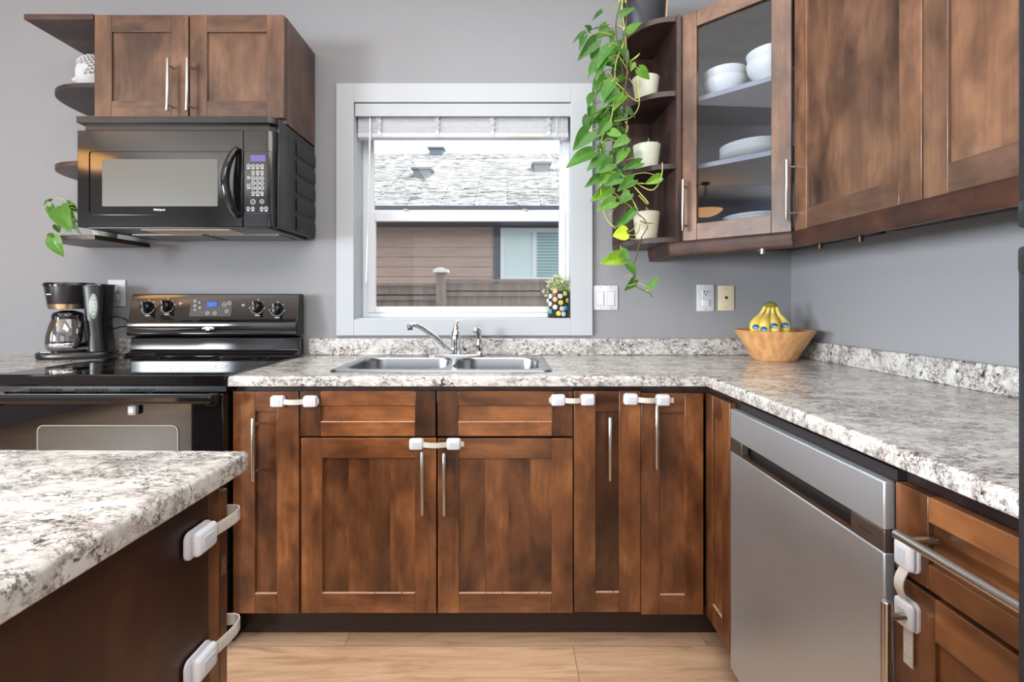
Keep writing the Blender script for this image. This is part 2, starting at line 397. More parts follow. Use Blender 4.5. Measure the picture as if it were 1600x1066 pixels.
def obj(name, bm, mats, parent=None, bevel=0.0, ang=35, loc=None, label=None):
    """link a bmesh (built in world space) as one mesh object; its origin sits at its parent's"""
    org = wpos(parent) if parent else Vector(loc or (0, 0, 0))
    if not parent and loc is None:
        n = max(1, len(bm.verts)); c = Vector((0, 0, 0)); zmin = min((v.co.z for v in bm.verts), default=0)
        for v in bm.verts: c += v.co / n
        org = Vector((c.x, c.y, zmin))
    bmesh.ops.translate(bm, verts=bm.verts, vec=-org)
    bmesh.ops.recalc_face_normals(bm, faces=bm.faces)
    me = bpy.data.meshes.new(name); bm.to_mesh(me); bm.free()
    for f in me.polygons: f.use_smooth = True
    me.set_sharp_from_angle(angle=math.radians(ang))
    if not isinstance(mats, (list, tuple)): mats = [mats]
    for m in mats: me.materials.append(M[m] if isinstance(m, str) else m)
    o = bpy.data.objects.new(name, me); COL.objects.link(o)
    if parent: o.parent = parent
    else: o.location = org
    if bevel > 0:
        b = o.modifiers.new('edge', 'BEVEL'); b.width = bevel; b.segments = 2; b.limit_method = 'ANGLE'; b.angle_limit = math.radians(50)
    if label: o['label'] = label
    return o
def thing(name, label, cat, loc, group=None):
    o = bpy.data.objects.new(name, None); COL.objects.link(o); o.location = loc; o.empty_display_size = 0.05
    return tag(o, label, cat, group)
def tag(o, label, cat, group=None):
    o['label'] = label; o['category'] = cat
    if group: o['group'] = group
    return o
def struct(name, bm, mats, label=None, parent=None, bevel=0.0):
    o = obj(name, bm, mats, parent, bevel)
    if not parent:
        o['kind'] = 'structure'
        if label: o['label'] = label
    return o
def text_mesh(name, body, size, mtx, m, parent, bold=False):
    c = bpy.data.curves.new('lettering', 'FONT'); c.body = body; c.size = size; c.extrude = 0.0003
    c.align_x = 'CENTER'; c.align_y = 'CENTER'
    if bold: c.offset = size * 0.02
    tmp = bpy.data.objects.new('lettering', c); COL.objects.link(tmp)
    dg = bpy.context.evaluated_depsgraph_get(); me = bpy.data.meshes.new_from_object(tmp.evaluated_get(dg))
    bpy.data.objects.remove(tmp); bpy.data.curves.remove(c)
    bm = nb(); bm.from_mesh(me); bpy.data.meshes.remove(me)
    if 'piece' not in bm.faces.layers.float: bm.faces.layers.float.new('piece')
    bmesh.ops.transform(bm, matrix=mtx, verts=bm.verts)
    return obj(name, bm, m, parent)
def face_mtx(origin, u, n):       # local (u, v=up, n out) frame
    u = Vector(u).normalized(); n = Vector(n).normalized(); z = Vector((0, 0, 1)); o = Vector(origin)
    return Matrix(((u.x, z.x, n.x, o.x), (u.y, z.y, n.y, o.y), (u.z, z.z, n.z, o.z), (0, 0, 0, 1)))

# ---------------------------------------------------------------- the room
YB = 2.16; XR = 1.302; ZC = 2.76; XL = -4.6; YF = -3.6
def slab(name, *b, m='wall'):
    bm = nb(); box(bm, *b); return struct(name, bm, m)
slab('floor', XL - 0.15, XR + 0.15, YF - 0.15, YB + 0.16, -0.12, 0.0, m='floor')
slab('ceiling', XL - 0.15, XR + 0.15, YF - 0.15, YB + 0.16, ZC, ZC + 0.15, m='ceiling_white')
WX0, WX1, WZ0, WZ1 = -0.705, 0.306, 1.074, 2.066      # window opening
bm = nb()
for b in ((XL - 0.15, WX0, 0, ZC), (WX1, XR + 0.15, 0, ZC), (WX0, WX1, 0, WZ0), (WX0, WX1, WZ1, ZC)):
    box(bm, b[0], b[1], YB, YB + 0.16, b[2], b[3])
struct('wall_back', bm, 'wall')
slab('wall_right', XR, XR + 0.15, YF, YB, 0, ZC)
bm = nb()     # left wall with a window, and an opening added for the fill light
for b in ((YF, -3.3, 0, ZC), (-1.5, -1.06, 0, ZC), (.26, YB, 0, ZC), (-1.06, .26, 0, .87), (-1.06, .26, 1.74, ZC), (-3.3, -1.5, 0, 0.88), (-3.3, -1.5, 1.88, ZC)): box(bm, XL - 0.15, XL, b[0], b[1], b[2], b[3])
struct('wall_left', bm, 'wall')
bm = nb()     # front wall behind the camera, with a window opening
for b in ((XL - 0.15, -1.65, 0, ZC), (0.55, XR + 0.15, 0, ZC), (-1.65, 0.55, 2.3, ZC), (-1.65, 0.55, 0, 0.92)): box(bm, b[0], b[1], YF - 0.15, YF, b[2], b[3])
struct('wall_front', bm, 'wall')

# window casing
YT = 2.14
bm = nb(); tx0, tx1, tz0, tz1 = -0.780, 0.387, 1.003, 2.152
box(bm, tx0, WX0 + .005, YT, YB, tz0, tz1); box(bm, WX1 - .018, tx1, YT, YB, tz0, tz1)
box(bm, WX0 + .005, WX1 - .018, YT, YB, WZ1, tz1); box(bm, WX0 + .005, WX1 - .018, YT, YB, tz0, WZ0 + 0.002)
box(bm, WX0, WX0 + .008, YB, YB + .16, WZ0, WZ1); box(bm, WX1 - .008, WX1, YB, YB + .16, WZ0, WZ1)
box(bm, WX0 + .008, WX1 - .008, YB, YB + .16, WZ1 - .008, WZ1); box(bm, WX0 + .008, WX1 - .008, YB, YB + .16, WZ0, WZ0 + .008)
struct('trim_1', bm, 'white_paint', 'white flat window casing and sill around the kitchen window', bevel=0.0015)

# the vinyl single-hung window
win = bpy.data.objects.new('window_1', None); COL.objects.link(win); win.location = (-0.2, 2.28, WZ0 + .008); win['kind'] = 'structure'
win['label'] = 'white vinyl single hung window above the sink'
def ring(bm, x0, x1, z0, z1, y0, y1, wl, wr, wb, wt, mi=0):
    box(bm, x0, x0 + wl, y0, y1, z0, z1, mi); box(bm, x1 - wr, x1, y0, y1, z0, z1, mi)
    box(bm, x0 + wl, x1 - wr, y0, y1, z0, z0 + wb, mi); box(bm, x0 + wl, x1 - wr, y0, y1, z1 - wt, z1, mi)
bm = nb(); ring(bm, WX0 + .008, WX1 - .008, WZ0 + .008, WZ1 - .008, 2.262, 2.318, .026, .026, .022, .03)
obj('frame', bm, 'vinyl', win, bevel=.002)
bm = nb(); ring(bm, -.672, .274, 1.592, 2.03, 2.288, 2.312, .020, .020, .012, .04); s = obj('upper_sash', bm, 'vinyl', win, bevel=.0015)
bm = nb(); box(bm, -.653, .255, 2.298, 2.302, 1.602, 1.992); obj('pane', bm, 'pane_glass', s)
bm = nb(); ring(bm, -.672, .279, 1.104, 1.590, 2.258, 2.284, .036, .031, .030, .046); s = obj('lower_sash', bm, 'vinyl', win, bevel=.003)
bm = nb(); box(bm, -.637, .249, 2.268, 2.273, 1.132, 1.546); obj('pane', bm, 'pane_glass', s)
for px in (635, 822):
    bm = nb(); c = at(px, 333, 2.262); lathe(bm, [(0, 0), (.011, 0), (.011, .006), (.004, .008), (.004, .014), (0, .014)], (c.x, 2.271, 1.589), 14)
    box(bm, c.x - .016, c.x + .004, 2.262, 2.272, 1.597, 1.603, bev=.002); obj('sash_lock', bm, 'steel', s)

# toe kicks
bm = nb(); box(bm, -.912, .74, 1.645, 1.66, 0, .118); box(bm, -.925, -.912, 1.645, 2.14, 0, .118); struct('trim_2', bm, 'kick', 'dark toe kick board under the sink run')
bm = nb(); box(bm, .742, .757, .40, 1.645, 0, .118); struct('trim_3', bm, 'kick', 'dark toe kick board under the right run')

# ---------------------------------------------------------------- outside
bm = nb(); box(bm, -14, 14, 2.5, 16, -.62, -.5); struct('ground', bm, 'gravel')
fence = thing('wooden_fence', 'weathered brown board fence outside the window, below the neighbouring house', 'fence', (0, 4.5, -.5))
YFc = 4.5; zl = 1.335; zr = 1.372
for x0, x1, zt in ((-4, -.67, zl), (-.59, 4, zr)):
    bm = nb(); x = x0
    while x < x1:
        box(bm, x, min(x + .135, x1), YFc, YFc + .02, -.5, zt - .06); x += .14
    obj('board_panel', bm, 'fence', fence)
    bm = nb(); box(bm, x0, x1, YFc - .05, YFc + .04, zt - .025, zt); box(bm, x0, x1, YFc - .03, YFc, zt - .105, zt - .035); box(bm, x0, x1, YFc - .022, YFc, zt - .16, zt - .12); obj('rail', bm, 'fence', fence)
bm = nb(); box(bm, -.675, -.585, YFc - .07, YFc + .02, -.5, 1.435); p = obj('post', bm, 'fence', fence)
bm = nb(); box(bm, -.698, -.562, YFc - .093, YFc + .043, 1.435, 1.462); prism(bm, [(-.69, 1.462), (-.57, 1.462), (-.61, 1.484), (-.65, 1.484)], YFc - .085, YFc + .035, 'xz'); obj('post_cap', bm, 'fence_cap', p, label='pale post cap')

house = thing('neighbouring_house', 'brown lap sided house with shingle roof seen through the kitchen window', 'house', (0, 6.6, -.5))
YH = 6.5
bm = nb(); z = -.5
while z < 2.25:      # overlapping siding courses
    for x0, x1 in ((-7, -.19), (-.10, 7)):
        prism(bm, [(YH - .012, z), (YH + .1, z), (YH + .1, z + .134), (YH, z + .134)], x0, x1, 'yz', 0, .4)
    z += .134
obj('siding_wall', bm, 'siding', house)
bm = nb(); box(bm, -.19, -.10, YH - .03, YH + .1, -.5, 2.5); obj('corner_trim', bm, 'house_trim', house)
bm = nb(); ring(bm, -.097, 1.25, 1.46, 2.17, YH - .05, YH + .0, .05, .05, .04, .05); box(bm, .34, .40, YH - .05, YH, 1.5, 2.12); wf = obj('window_frame', bm, 'vinyl', house)
bm = nb(); box(bm, -.05, .34, YH - .03, YH - .02, 1.5, 2.12); obj('pane', bm, mat('blind_pale', rgb(206, 222, 224), .4), wf)
bm = nb(); box(bm, .40, 1.20, YH - .03, YH - .02, 1.5, 2.12); obj('pane', bm, 'blind_far', wf)
ez = 2.33; ye = 6.05
bm = nb(); prism(bm, [(ye, ez), (9.75, ez + .515 * 3.70), (9.75, ez + .515 * 3.70 - .15), (ye, ez - .10)], -8, 8, 'yz'); obj('roof', bm, 'roof', house)
bm = nb(); box(bm, -8, 8, ye - .10, ye - .005, ez - .07, ez + .045); obj('gutter', bm, 'gutter', house)
bm = nb(); box(bm, -8, 8, ye + .02, YH + .02, ez - .14, ez - .11); obj('soffit', bm, 'gutter', house)
for px, py in ((660, 275), (846, 266), (682, 241)):
    # where the sight line meets the roof slope
    k = (CAMZ - ez + ye * .515) / (.515 - (VY - py) / FPX); c = at(px, py, k)
    bm = nb(); prism(bm, [(c.x - .13, c.y - .1), (c.x + .13, c.y - .1), (c.x + .13, c.y + .22), (c.x - .13, c.y + .22)], c.z - .06, c.z + .10)
    prism(bm, [(c.y - .14, c.z + .08), (c.y + .24, c.z + .12), (c.y + .24, c.z + .15), (c.y - .14, c.z + .11)], c.x - .17, c.x + .17, 'yz'); obj('roof_vent', bm, 'roof_vent', house)

# ---------------------------------------------------------------- cabinet builders
def handle(parent, mtx, a, b, length, vertical=True, r=.006, off=.034, inset=.24, label=None):
    """bar pull: (a, b) is the bar's centre on the door face"""
    bm = nb(); h = length / 2
    P = (lambda t, c: mtx @ Vector((a, b + t, c))) if vertical else (lambda t, c: mtx @ Vector((a + t, b, c)))
    tube(bm, [P(-h, off), P(-h + .0015, off), P(h - .0015, off), P(h, off)], [r * .85, r, r, r * .85], 16)
    for s in (-1, 1):
        t = s * h * (1 - inset * 1.0) if True else 0
        tube(bm, [P(t, 0.0005), P(t, off)], r * .75, 12)
    return obj('handle', bm, 'steel', parent)
def door(name, parent, mtx, a0, a1, b0, b1, set_, hax='x', st=.066, rl=.066, th=.02, planks=0, glass_=False, rec=.008, pieces=None, worn=False):
    """shaker front on the face frame mtx; a across, b up, c out (c = 0 is the front face)"""
    bm = nb(); P = [(q if isinstance(q, list) else random.randint(0, 40) + q) for q in (pieces or [.5, .55, .5, .45, .5])]
    box(bm, a0, a0 + st, b0, b1, -th, 0, 0, P[0], mtx); box(bm, a1 - st, a1, b0, b1, -th, 0, 0, P[1], mtx)
    box(bm, a0 + st, a1 - st, b0, b0 + rl, -th, 0, 1, P[2], mtx); box(bm, a0 + st, a1 - st, b1 - rl, b1, -th, 0, 1, P[3], mtx)
    o = obj(name, bm, [set_ + '_z', set_ + '_' + hax], parent, bevel=.0016)
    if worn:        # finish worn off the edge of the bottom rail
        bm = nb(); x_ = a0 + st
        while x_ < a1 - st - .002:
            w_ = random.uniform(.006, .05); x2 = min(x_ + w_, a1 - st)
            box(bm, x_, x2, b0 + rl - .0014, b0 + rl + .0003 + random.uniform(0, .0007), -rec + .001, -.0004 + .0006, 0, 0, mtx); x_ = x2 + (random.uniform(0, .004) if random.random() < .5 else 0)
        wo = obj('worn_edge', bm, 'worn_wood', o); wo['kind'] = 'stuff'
    if glass_:
        bm = nb(); box(bm, a0 + st - .004, a1 - st + .004, b0 + rl - .004, b1 - rl + .004, -.012, -.009, 0, 0, mtx); obj('glass_pane', bm, 'door_glass', o)
    else:
        bm = nb(); e = .003
        n = len(P[4]) if isinstance(P[4], list) else 1; xa, xb = a0 + st - e, a1 - st + e
        cut = [xa] + sorted(xa + (xb - xa) * (k + random.uniform(-.2, .2)) / n for k in range(1, n)) + [xb]
        mi = 1 if (b1 - b0) < (a1 - a0) * .6 else 0
        for k in range(n):
            box(bm, cut[k], cut[k + 1], b0 + rl - e, b1 - rl + e, -th + .002, -rec, 0, random.randint(0, 40) + P[4][k] if isinstance(P[4], list) else P[4], mtx)
        obj('panel', bm, [set_ + ('_z' if not mi else '_' + hax)], o)
    return o
def carcass(parent, x0, x1, y0, y1, z0, z1, m, top=True, front=None, name='carcass', t=.016, open_side=None):
    bm = nb(); p = random.random()
    box(bm, x0, x0 + t, y0, y1, z0, z1, 0, p); box(bm, x1 - t, x1, y0, y1, z0, z1, 0, p)
    box(bm, x0 + t, x1 - t, y0, y1, z0, z0 + t, 0, p)
    if top: box(bm, x0 + t, x1 - t, y0, y1, z1 - t, z1, 0, p)
    if open_side != 'y1': box(bm, x0 + t, x1 - t, y1 - t, y1, z0 + t, z1 - (t if top else 0), 0, p)
    if front: box(bm, x0 + t, x1 - t, y0, y0 + .02, z1 - front, z1 - (t if top else 0), 0, p)
    return obj(name, bm, m, parent)
FYB = 1.555                                   # door faces of the sink run
MB = face_mtx((0, FYB, 0), (1, 0, 0), (0, -1, 0))
FXR = .655                                    # door faces of the right run (a = -Y)
MR = face_mtx((FXR, 0, 0), (0, -1, 0), (-1, 0, 0))
ZD0, ZD1 = .126, .860
def bx(px): return (px - VX) * FYB / FPX
def bz(py): return CAMZ - (py - VY) * FYB / FPX

# narrow cabinet by the range
c = thing('base_cabinet', 'narrow dark wood base cabinet between the black range and the sink cabinet', 'cabinet', (-.80, 1.86, .118))
carcass(c, -.909, -.689, 1.576, 2.13, .12, .879, 'esp_z', front=.05)
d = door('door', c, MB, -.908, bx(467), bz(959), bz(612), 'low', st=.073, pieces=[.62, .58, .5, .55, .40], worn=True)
handle(d, MB, bx(404), bz(698), .204)
# sink cabinet
c = thing('sink_cabinet', 'wide two-door dark wood cabinet with two false drawer fronts under the steel sink', 'cabinet', (-.235, 1.86, .118))
carcass(c, -.687, .217, 1.576, 2.13, .12, .879, 'esp_z', top=False, front=.06)
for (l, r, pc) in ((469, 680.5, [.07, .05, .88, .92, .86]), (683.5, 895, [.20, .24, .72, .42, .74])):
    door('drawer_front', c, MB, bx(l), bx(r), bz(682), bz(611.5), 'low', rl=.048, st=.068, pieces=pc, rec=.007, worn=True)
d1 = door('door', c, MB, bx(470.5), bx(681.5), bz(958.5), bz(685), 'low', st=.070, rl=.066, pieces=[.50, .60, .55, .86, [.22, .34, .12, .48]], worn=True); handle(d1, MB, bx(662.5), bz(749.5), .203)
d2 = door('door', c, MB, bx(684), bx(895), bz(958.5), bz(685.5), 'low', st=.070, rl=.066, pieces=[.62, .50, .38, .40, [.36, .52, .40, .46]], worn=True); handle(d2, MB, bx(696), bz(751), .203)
# tray cabinet
c = thing('base_cabinet', 'narrow dark wood base cabinet right of the sink doors, handle at its middle', 'cabinet', (.33, 1.86, .118))
carcass(c, .219, .441, 1.576, 2.13, .12, .879, 'esp_z', front=.05)
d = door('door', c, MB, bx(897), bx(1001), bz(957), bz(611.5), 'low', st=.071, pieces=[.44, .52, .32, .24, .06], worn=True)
handle(d, MB, bx(950), bz(697), .205)
# corner cabinet with two faces
c = thing('corner_base_cabinet', 'dark wood corner base cabinet with two doors meeting at the inside corner', 'cabinet', (.95, 1.80, .118))
bm = nb(); p = .5
box(bm, .443, .459, 1.576, 2.13, .12, .879, 0, p); box(bm, .459, 1.285, 2.114, 2.13, .12, .879, 0, p)
box(bm, 1.285, 1.30, 1.36, 2.13, .12, .879, 0, p); box(bm, .677, 1.285, 1.36, 1.376, .12, .879, 0, p)
box(bm, .459, 1.285, 1.576, 2.114, .12, .136, 0, p); box(bm, .677, 1.285, 1.376, 1.576, .12, .136, 0, p)
box(bm, .459, .68, 1.576, 1.59, .83, .879, 0, p); box(bm, .677, .69, 1.376, 1.576, .83, .879, 0, p)
obj('carcass', bm, 'esp_z', c)
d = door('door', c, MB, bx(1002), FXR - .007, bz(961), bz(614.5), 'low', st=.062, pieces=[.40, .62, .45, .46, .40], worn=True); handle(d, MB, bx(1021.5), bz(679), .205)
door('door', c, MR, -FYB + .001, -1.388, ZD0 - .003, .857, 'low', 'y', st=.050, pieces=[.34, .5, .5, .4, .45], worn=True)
# drawer cabinet by the fridge
c = thing('drawer_cabinet', 'dark wood base cabinet with a top drawer and door between dishwasher and fridge', 'cabinet', (.96, .61, .118))
carcass(c, .676, 1.295, .43, .795, .12, .879, 'esp_z', front=None)
dr = door('drawer', c, MR, -.7945, -.432, .708, .853, 'low', 'y', st=.062, rl=.040, pieces=[.40, .40, .54, .56, .50], rec=.009)
handle(dr, MR, -.622, .792, .235, False, r=.0075, off=.045, inset=.18)
dr = door('door', c, MR, -.7965, -.432, .128, .700, 'low', 'y', st=.075, rl=.066, pieces=[.40, .38, .42, .56, .28])
handle(dr, MR, -.757, .572, .205, True, r=.0075, off=.045)

# ---------------------------------------------------------------- worktops
ZT, ZU = .914, .880
def bull(n=5):        # edge profile: (outward, z), convex rounded front
    r = .009; p = [(-.02, ZT)]
    for k in range(n + 1): a = PI / 2 * (1 - k / n); p.append((-r + r * math.cos(a), ZT - r + r * math.sin(a)))
    for k in range(n + 1): a = -PI / 2 * k / n; p.append((-.004 + .004 * math.cos(a), ZU + .004 + .004 * math.sin(a)))
    p.append((-.02, ZU)); return p
def sweep_edge(bm, path, outs):
    """path points with per-point outward offset direction (already mitred)"""
    prof = bull(); rings = []
    for p, o in zip(path, outs): rings.append([bm.verts.new((p[0] + o[0] * a, p[1] + o[1] * a, z)) for a, z in prof])
    fs = []
    for A, B in zip(rings, rings[1:]):
        for k in range(len(prof) - 1): fs.append(bm.faces.new((A[k], A[k + 1], B[k + 1], B[k])))
    fs.append(bm.faces.new(rings[0])); fs.append(bm.faces.new(list(reversed(rings[-1]))))
    setf(bm, fs, 0, .5)
YE, XE = 1.530, .647
bm = nb()
SX0, SX1, SY0, SY1 = -.600, .138, 1.636, 2.066           # sink cut-out
for x0, x1, y0, y1 in ((-.910, SX0, YE + .02, 2.158), (SX1, XE + .02, YE + .02, 2.158), (SX0, SX1, YE + .02, SY0), (SX0, SX1, SY1, 2.158), (XE + .02, 1.30, .43, 2.158)):
    box(bm, x0, x1, y0, y1, ZU, ZT, 0, .5)
sweep_edge(bm, [(-.910, YE), (XE, YE), (XE, .43)], [(0, -1), (-1, -1), (-1, 0)])
wt = tag(obj('worktop', bm, 'stone', loc=(0, 0, 0), ang=40), 'long L-shaped speckled grey laminate worktop holding the steel sink', 'worktop')
bm = nb(); box(bm, -.905, 1.30, 2.136, 2.158, ZT, .990); box(bm, 1.279, 1.30, .43, 2.136, ZT, .990)
obj('backsplash', bm, 'stone', wt, bevel=.004)
bm = nb(); box(bm, -.908, -.80, 2.12, 2.135, ZT + .0005, ZT + .001)
bm.free()
# left worktop beyond the range
bm = nb(); box(bm, -3.0, -1.673, YE + .02, 2.158, ZU, ZT, 0, .5); sweep_edge(bm, [(-3.0, YE), (-1.673, YE)], [(0, -1), (0, -1)])
wl = tag(obj('worktop', bm, 'stone', loc=(0, 0, 0), ang=40), 'speckled worktop left of the range, under the coffee maker', 'worktop')
bm = nb(); box(bm, -1.79, -1.673, 2.136, 2.158, ZT, .990); obj('backsplash', bm, 'stone', wl, bevel=.004)
c = thing('base_cabinet', 'dark wood base cabinet under the worktop left of the range', 'cabinet', (-2.34, 1.86, 0))
carcass(c, -2.99, -1.686, 1.576, 2.13, .0, .879, 'esp_z')
door('door', c, MB, -2.98, -2.34, ZD0, ZD1, 'low'); door('door', c, MB, -2.334, -1.69, ZD0, ZD1, 'low')

# island, turned a degree like in the photograph
isl = thing('island', 'dark wood kitchen island end panel below the speckled island top', 'island', (-.424, .77, 0))
isl.rotation_euler = (0, 0, math.radians(-1.0))
def irot(o): return o
o_ = (-.424, .77)
bm = nb()
box(bm, o_[0] - .045, o_[0] - .021, -.45, .703, .0, ZU, 0, .2)
obj('end_panel', bm, 'isl_z', isl, bevel=.002)
bm = nb(); box(bm, o_[0] - .044, o_[0] - .022, .7045, .7285, .0, ZU, 0, .34); obj('stile', bm, 'low_z', isl, bevel=.0015)
bm = nb(); box(bm, -1.50, o_[0] - .046, -.45, .728, .10, ZU, 0, .2); box(bm, -1.46, o_[0] - .06, -.40, .66, .0, .10, 0, .2); obj('carcass', bm, 'esp_z', isl)
bm = nb()
for k in range(3):
    x1 = o_[0] - .022 - k * .36; box(bm, x1 - .355, x1, .7295, .7495, ZD0, ZD1, 0, .3 + .2 * k)
    obj('door', bm, 'low_z', isl, bevel=.002); bm = nb()
bm.free()
bm = nb(); box(bm, o_[0] - .0215, o_[0] - .0205, .731, .744, .728, .756); obj('catch_plate', bm, 'steel', isl)
bm = nb()
box(bm, -1.58 + .0, o_[0] - .02, -.55 + .02, .77 - .02, ZU, ZT, 0, .5)
sweep_edge(bm, [(-1.58, -.53), (-1.58, .77), (o_[0], .77), (o_[0], -.53)][1:], [(0, 1), (1, 1), (1, 0)])
it = tag(obj('worktop', bm, 'stone', loc=(-.424, .77, 0), ang=40), 'speckled worktop of the island in the near left corner', 'worktop')
it.rotation_euler = (0, 0, math.radians(-1.0))

# ---------------------------------------------------------------- wall cabinets
# above the microwave
FYU = 1.86; MU = face_mtx((0, FYU, 0), (1, 0, 0), (0, -1, 0))
def ux(px): return (px - VX) * FYU / FPX
def uz(py): return CAMZ - (py - VY) * FYU / FPX
c = thing('wall_cabinet', 'two-door dark wood wall cabinet directly above the black microwave', 'cabinet', (-1.26, 2.02, 1.87))
carcass(c, -1.634, -.882, 1.881, 2.155, 1.868, 2.292, 'up_z')
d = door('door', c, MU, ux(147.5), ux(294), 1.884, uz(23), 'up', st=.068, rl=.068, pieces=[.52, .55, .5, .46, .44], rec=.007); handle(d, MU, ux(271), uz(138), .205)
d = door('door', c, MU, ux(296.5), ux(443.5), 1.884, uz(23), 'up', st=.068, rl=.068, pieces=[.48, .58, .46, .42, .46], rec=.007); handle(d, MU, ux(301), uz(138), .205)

def superq(cx, cy, ax, ay, e=2.4, n=18):      # quarter of a superellipse from (cx+ax, cy) round to (cx, cy+ay)
    out = []
    for k in range(n + 1):
        a = PI / 2 * k / n; out.append((cx + ax * math.cos(a) ** (2 / e), cy + ay * math.sin(a) ** (2 / e)))
    return out
# open end shelves left of it
c = thing('end_shelf', 'open dark wood end shelf with rounded shelves on the left of the microwave', 'shelf', (-1.78, 2.02, 1.40))
bm = nb(); box(bm, -1.915, -1.641, 1.862, 2.156, 2.275, 2.297); obj('top_panel', bm, 'esp_x', c, bevel=.001)
for z in (2.010, 1.700, 1.405):
    bm = nb(); poly = [(-1.641, 2.156)] + [p for p in reversed(superq(-1.641, 2.156, -.285, -.285, 2.75))]
    prism(bm, poly, z, z + .019); obj('shelf', bm, 'esp_x', c, ang=30, bevel=.001)
# open end shelves by the corner cabinet
c = thing('end_shelf', 'open dark wood end shelf with rounded shelves holding potted plants', 'shelf', (.58, 2.02, 1.39))
bm = nb(); box(bm, .664, .682, 1.848, 2.156, 1.392, 2.285); obj('side_panel', bm, 'esp_z', c, bevel=.001)
bm = nb(); box(bm, .480, .664, 2.146, 2.158, 1.41, 2.262); obj('back_panel', bm, 'esp_z', c, bevel=.001)
for i, z in enumerate((2.262, 1.968, 1.681, 1.391)):
    bm = nb(); poly = [(.664, 2.146)] + [p for p in reversed(superq(.664, 2.146, -.186, -.292, 2.3))]
    prism(bm, poly, z, z + .021); obj('shelf', bm, 'esp_x', c, ang=30, bevel=.001)

# diagonal corner cabinet with a glass door
A = Vector((.684, 1.862)); B = Vector((.968, 1.600))
ud = (B - A).normalized(); nd = Vector((ud.y, -ud.x))
if nd.y > 0: nd = -nd
WDG = (B - A).length
MDG = face_mtx((A.x, A.y, 0), (ud.x, ud.y, 0), (nd.x, nd.y, 0))
ZUB, ZUT = 1.396, 2.287
c = thing('corner_wall_cabinet', 'corner wall cabinet with a glass door showing white bowls and plates', 'cabinet', (1.0, 1.88, 1.39))
ia, ib = A - nd * .022, B - nd * .022
foot = [(ia.x, ia.y), (ib.x, ib.y), (1.30, ib.y), (1.30, 2.156), (ia.x, 2.156)]
for nm, z0, z1, m_ in (('bottom_panel', ZUB - .004, ZUB + .014, 'esp_x'), ('top_panel', ZUT - .016, ZUT + .002, 'esp_x')):
    bm = nb(); prism(bm, foot, z0, z1); obj(nm, bm, m_, c)
bm = nb(); box(bm, ia.x, ia.x + .016, ia.y + .012, 2.156, ZUB + .014, ZUT - .016); box(bm, ia.x + .016, 1.284, 2.14, 2.156, ZUB + .014, ZUT - .016)
box(bm, 1.284, 1.30, ib.y, 2.156, ZUB + .014, ZUT - .016); box(bm, ib.x + .012, 1.284, ib.y, ib.y + .016, ZUB + .014, ZUT - .016); obj('lining', bm, 'cab_inside', c)
ja, jb = A - nd * .05, B - nd * .05
inn = [(ja.x + .02, ja.y), (jb.x + .005, jb.y + .02), (1.28, jb.y + .02), (1.28, 2.138), (ja.x + .02, 2.138)]
for z in (1.958, 1.688): bm = nb(); prism(bm, inn, z, z + .018); obj('shelf', bm, 'cab_inside', c)
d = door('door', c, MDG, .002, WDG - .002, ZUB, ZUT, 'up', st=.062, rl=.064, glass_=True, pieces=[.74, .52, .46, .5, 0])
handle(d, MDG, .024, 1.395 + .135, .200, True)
RAILP = [(0, 0), (.010, 0), (.014, .006), (.014, .016), (.018, .024), (.018, .044), (.022, .052), (.0, .052)]
def rail(parent, pts, outs, zb):
    bm = nb(); rings = []
    for p, o in zip(pts, outs): rings.append([bm.verts.new((p[0] + o[0] * (a - .022), p[1] + o[1] * (a - .022), zb + z)) for a, z in RAILP])
    fs = []
    for Ra, Rb in zip(rings, rings[1:]):
        for k in range(len(RAILP)): fs.append(bm.faces.new((Ra[k], Ra[(k + 1) % len(RAILP)], Rb[(k + 1) % len(RAILP)], Rb[k])))
    fs += [bm.faces.new(rings[0]), bm.faces.new(list(reversed(rings[-1])))]
    setf(bm, fs, 0, .2); return obj('light_rail', bm, 'isl_x', parent)
def mit(n1, n2):
    n1, n2 = Vector(n1), Vector(n2); b = (n1 + n2); return tuple(b / b.dot(n1))
n_l, n_d, n_r = (-1, 0), tuple(nd), (-1, 0)
FXU = .972
rail(c, [(.640, 2.155), (.640, 1.872), (B.x - .012, B.y - .012)], [n_l, mit(n_l, n_d), mit(n_d, n_r)], 1.340)
# right wall cabinets
MUR = face_mtx((FXU, 0, 0), (0, -1, 0), (-1, 0, 0))
c = thing('wall_cabinet', 'large dark wood wall cabinet with two tall doors on the right wall', 'cabinet', (1.14, 1.1, 1.39))
carcass(c, .993, 1.298, .58, 1.562, ZUB - .004, ZUT, 'esp_z')
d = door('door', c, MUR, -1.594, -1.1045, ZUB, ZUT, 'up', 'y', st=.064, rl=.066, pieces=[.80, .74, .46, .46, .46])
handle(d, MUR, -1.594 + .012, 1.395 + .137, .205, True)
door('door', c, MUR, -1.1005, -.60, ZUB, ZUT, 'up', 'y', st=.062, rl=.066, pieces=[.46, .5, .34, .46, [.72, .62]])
rail(c, [(B.x - .012, B.y - .012), (B.x - .012, .60)], [mit(n_d, n_r), n_r], 1.340)
bm = nb(); tube(bm, [(.88, 1.71, 1.355), (.90, 1.66, 1.338)], .006, 10); tube(bm, [(.90, 1.66, 1.343), (.90, 1.66, 1.326)], .010, 12); obj('shelf_clip', bm, 'steel', c)
for y in (1.32, 1.49):
    bm = nb(); tube(bm, [(.99, y, 1.342), (.99, y, 1.325)], .008, 12); obj('shelf_clip', bm, 'bronze', c)

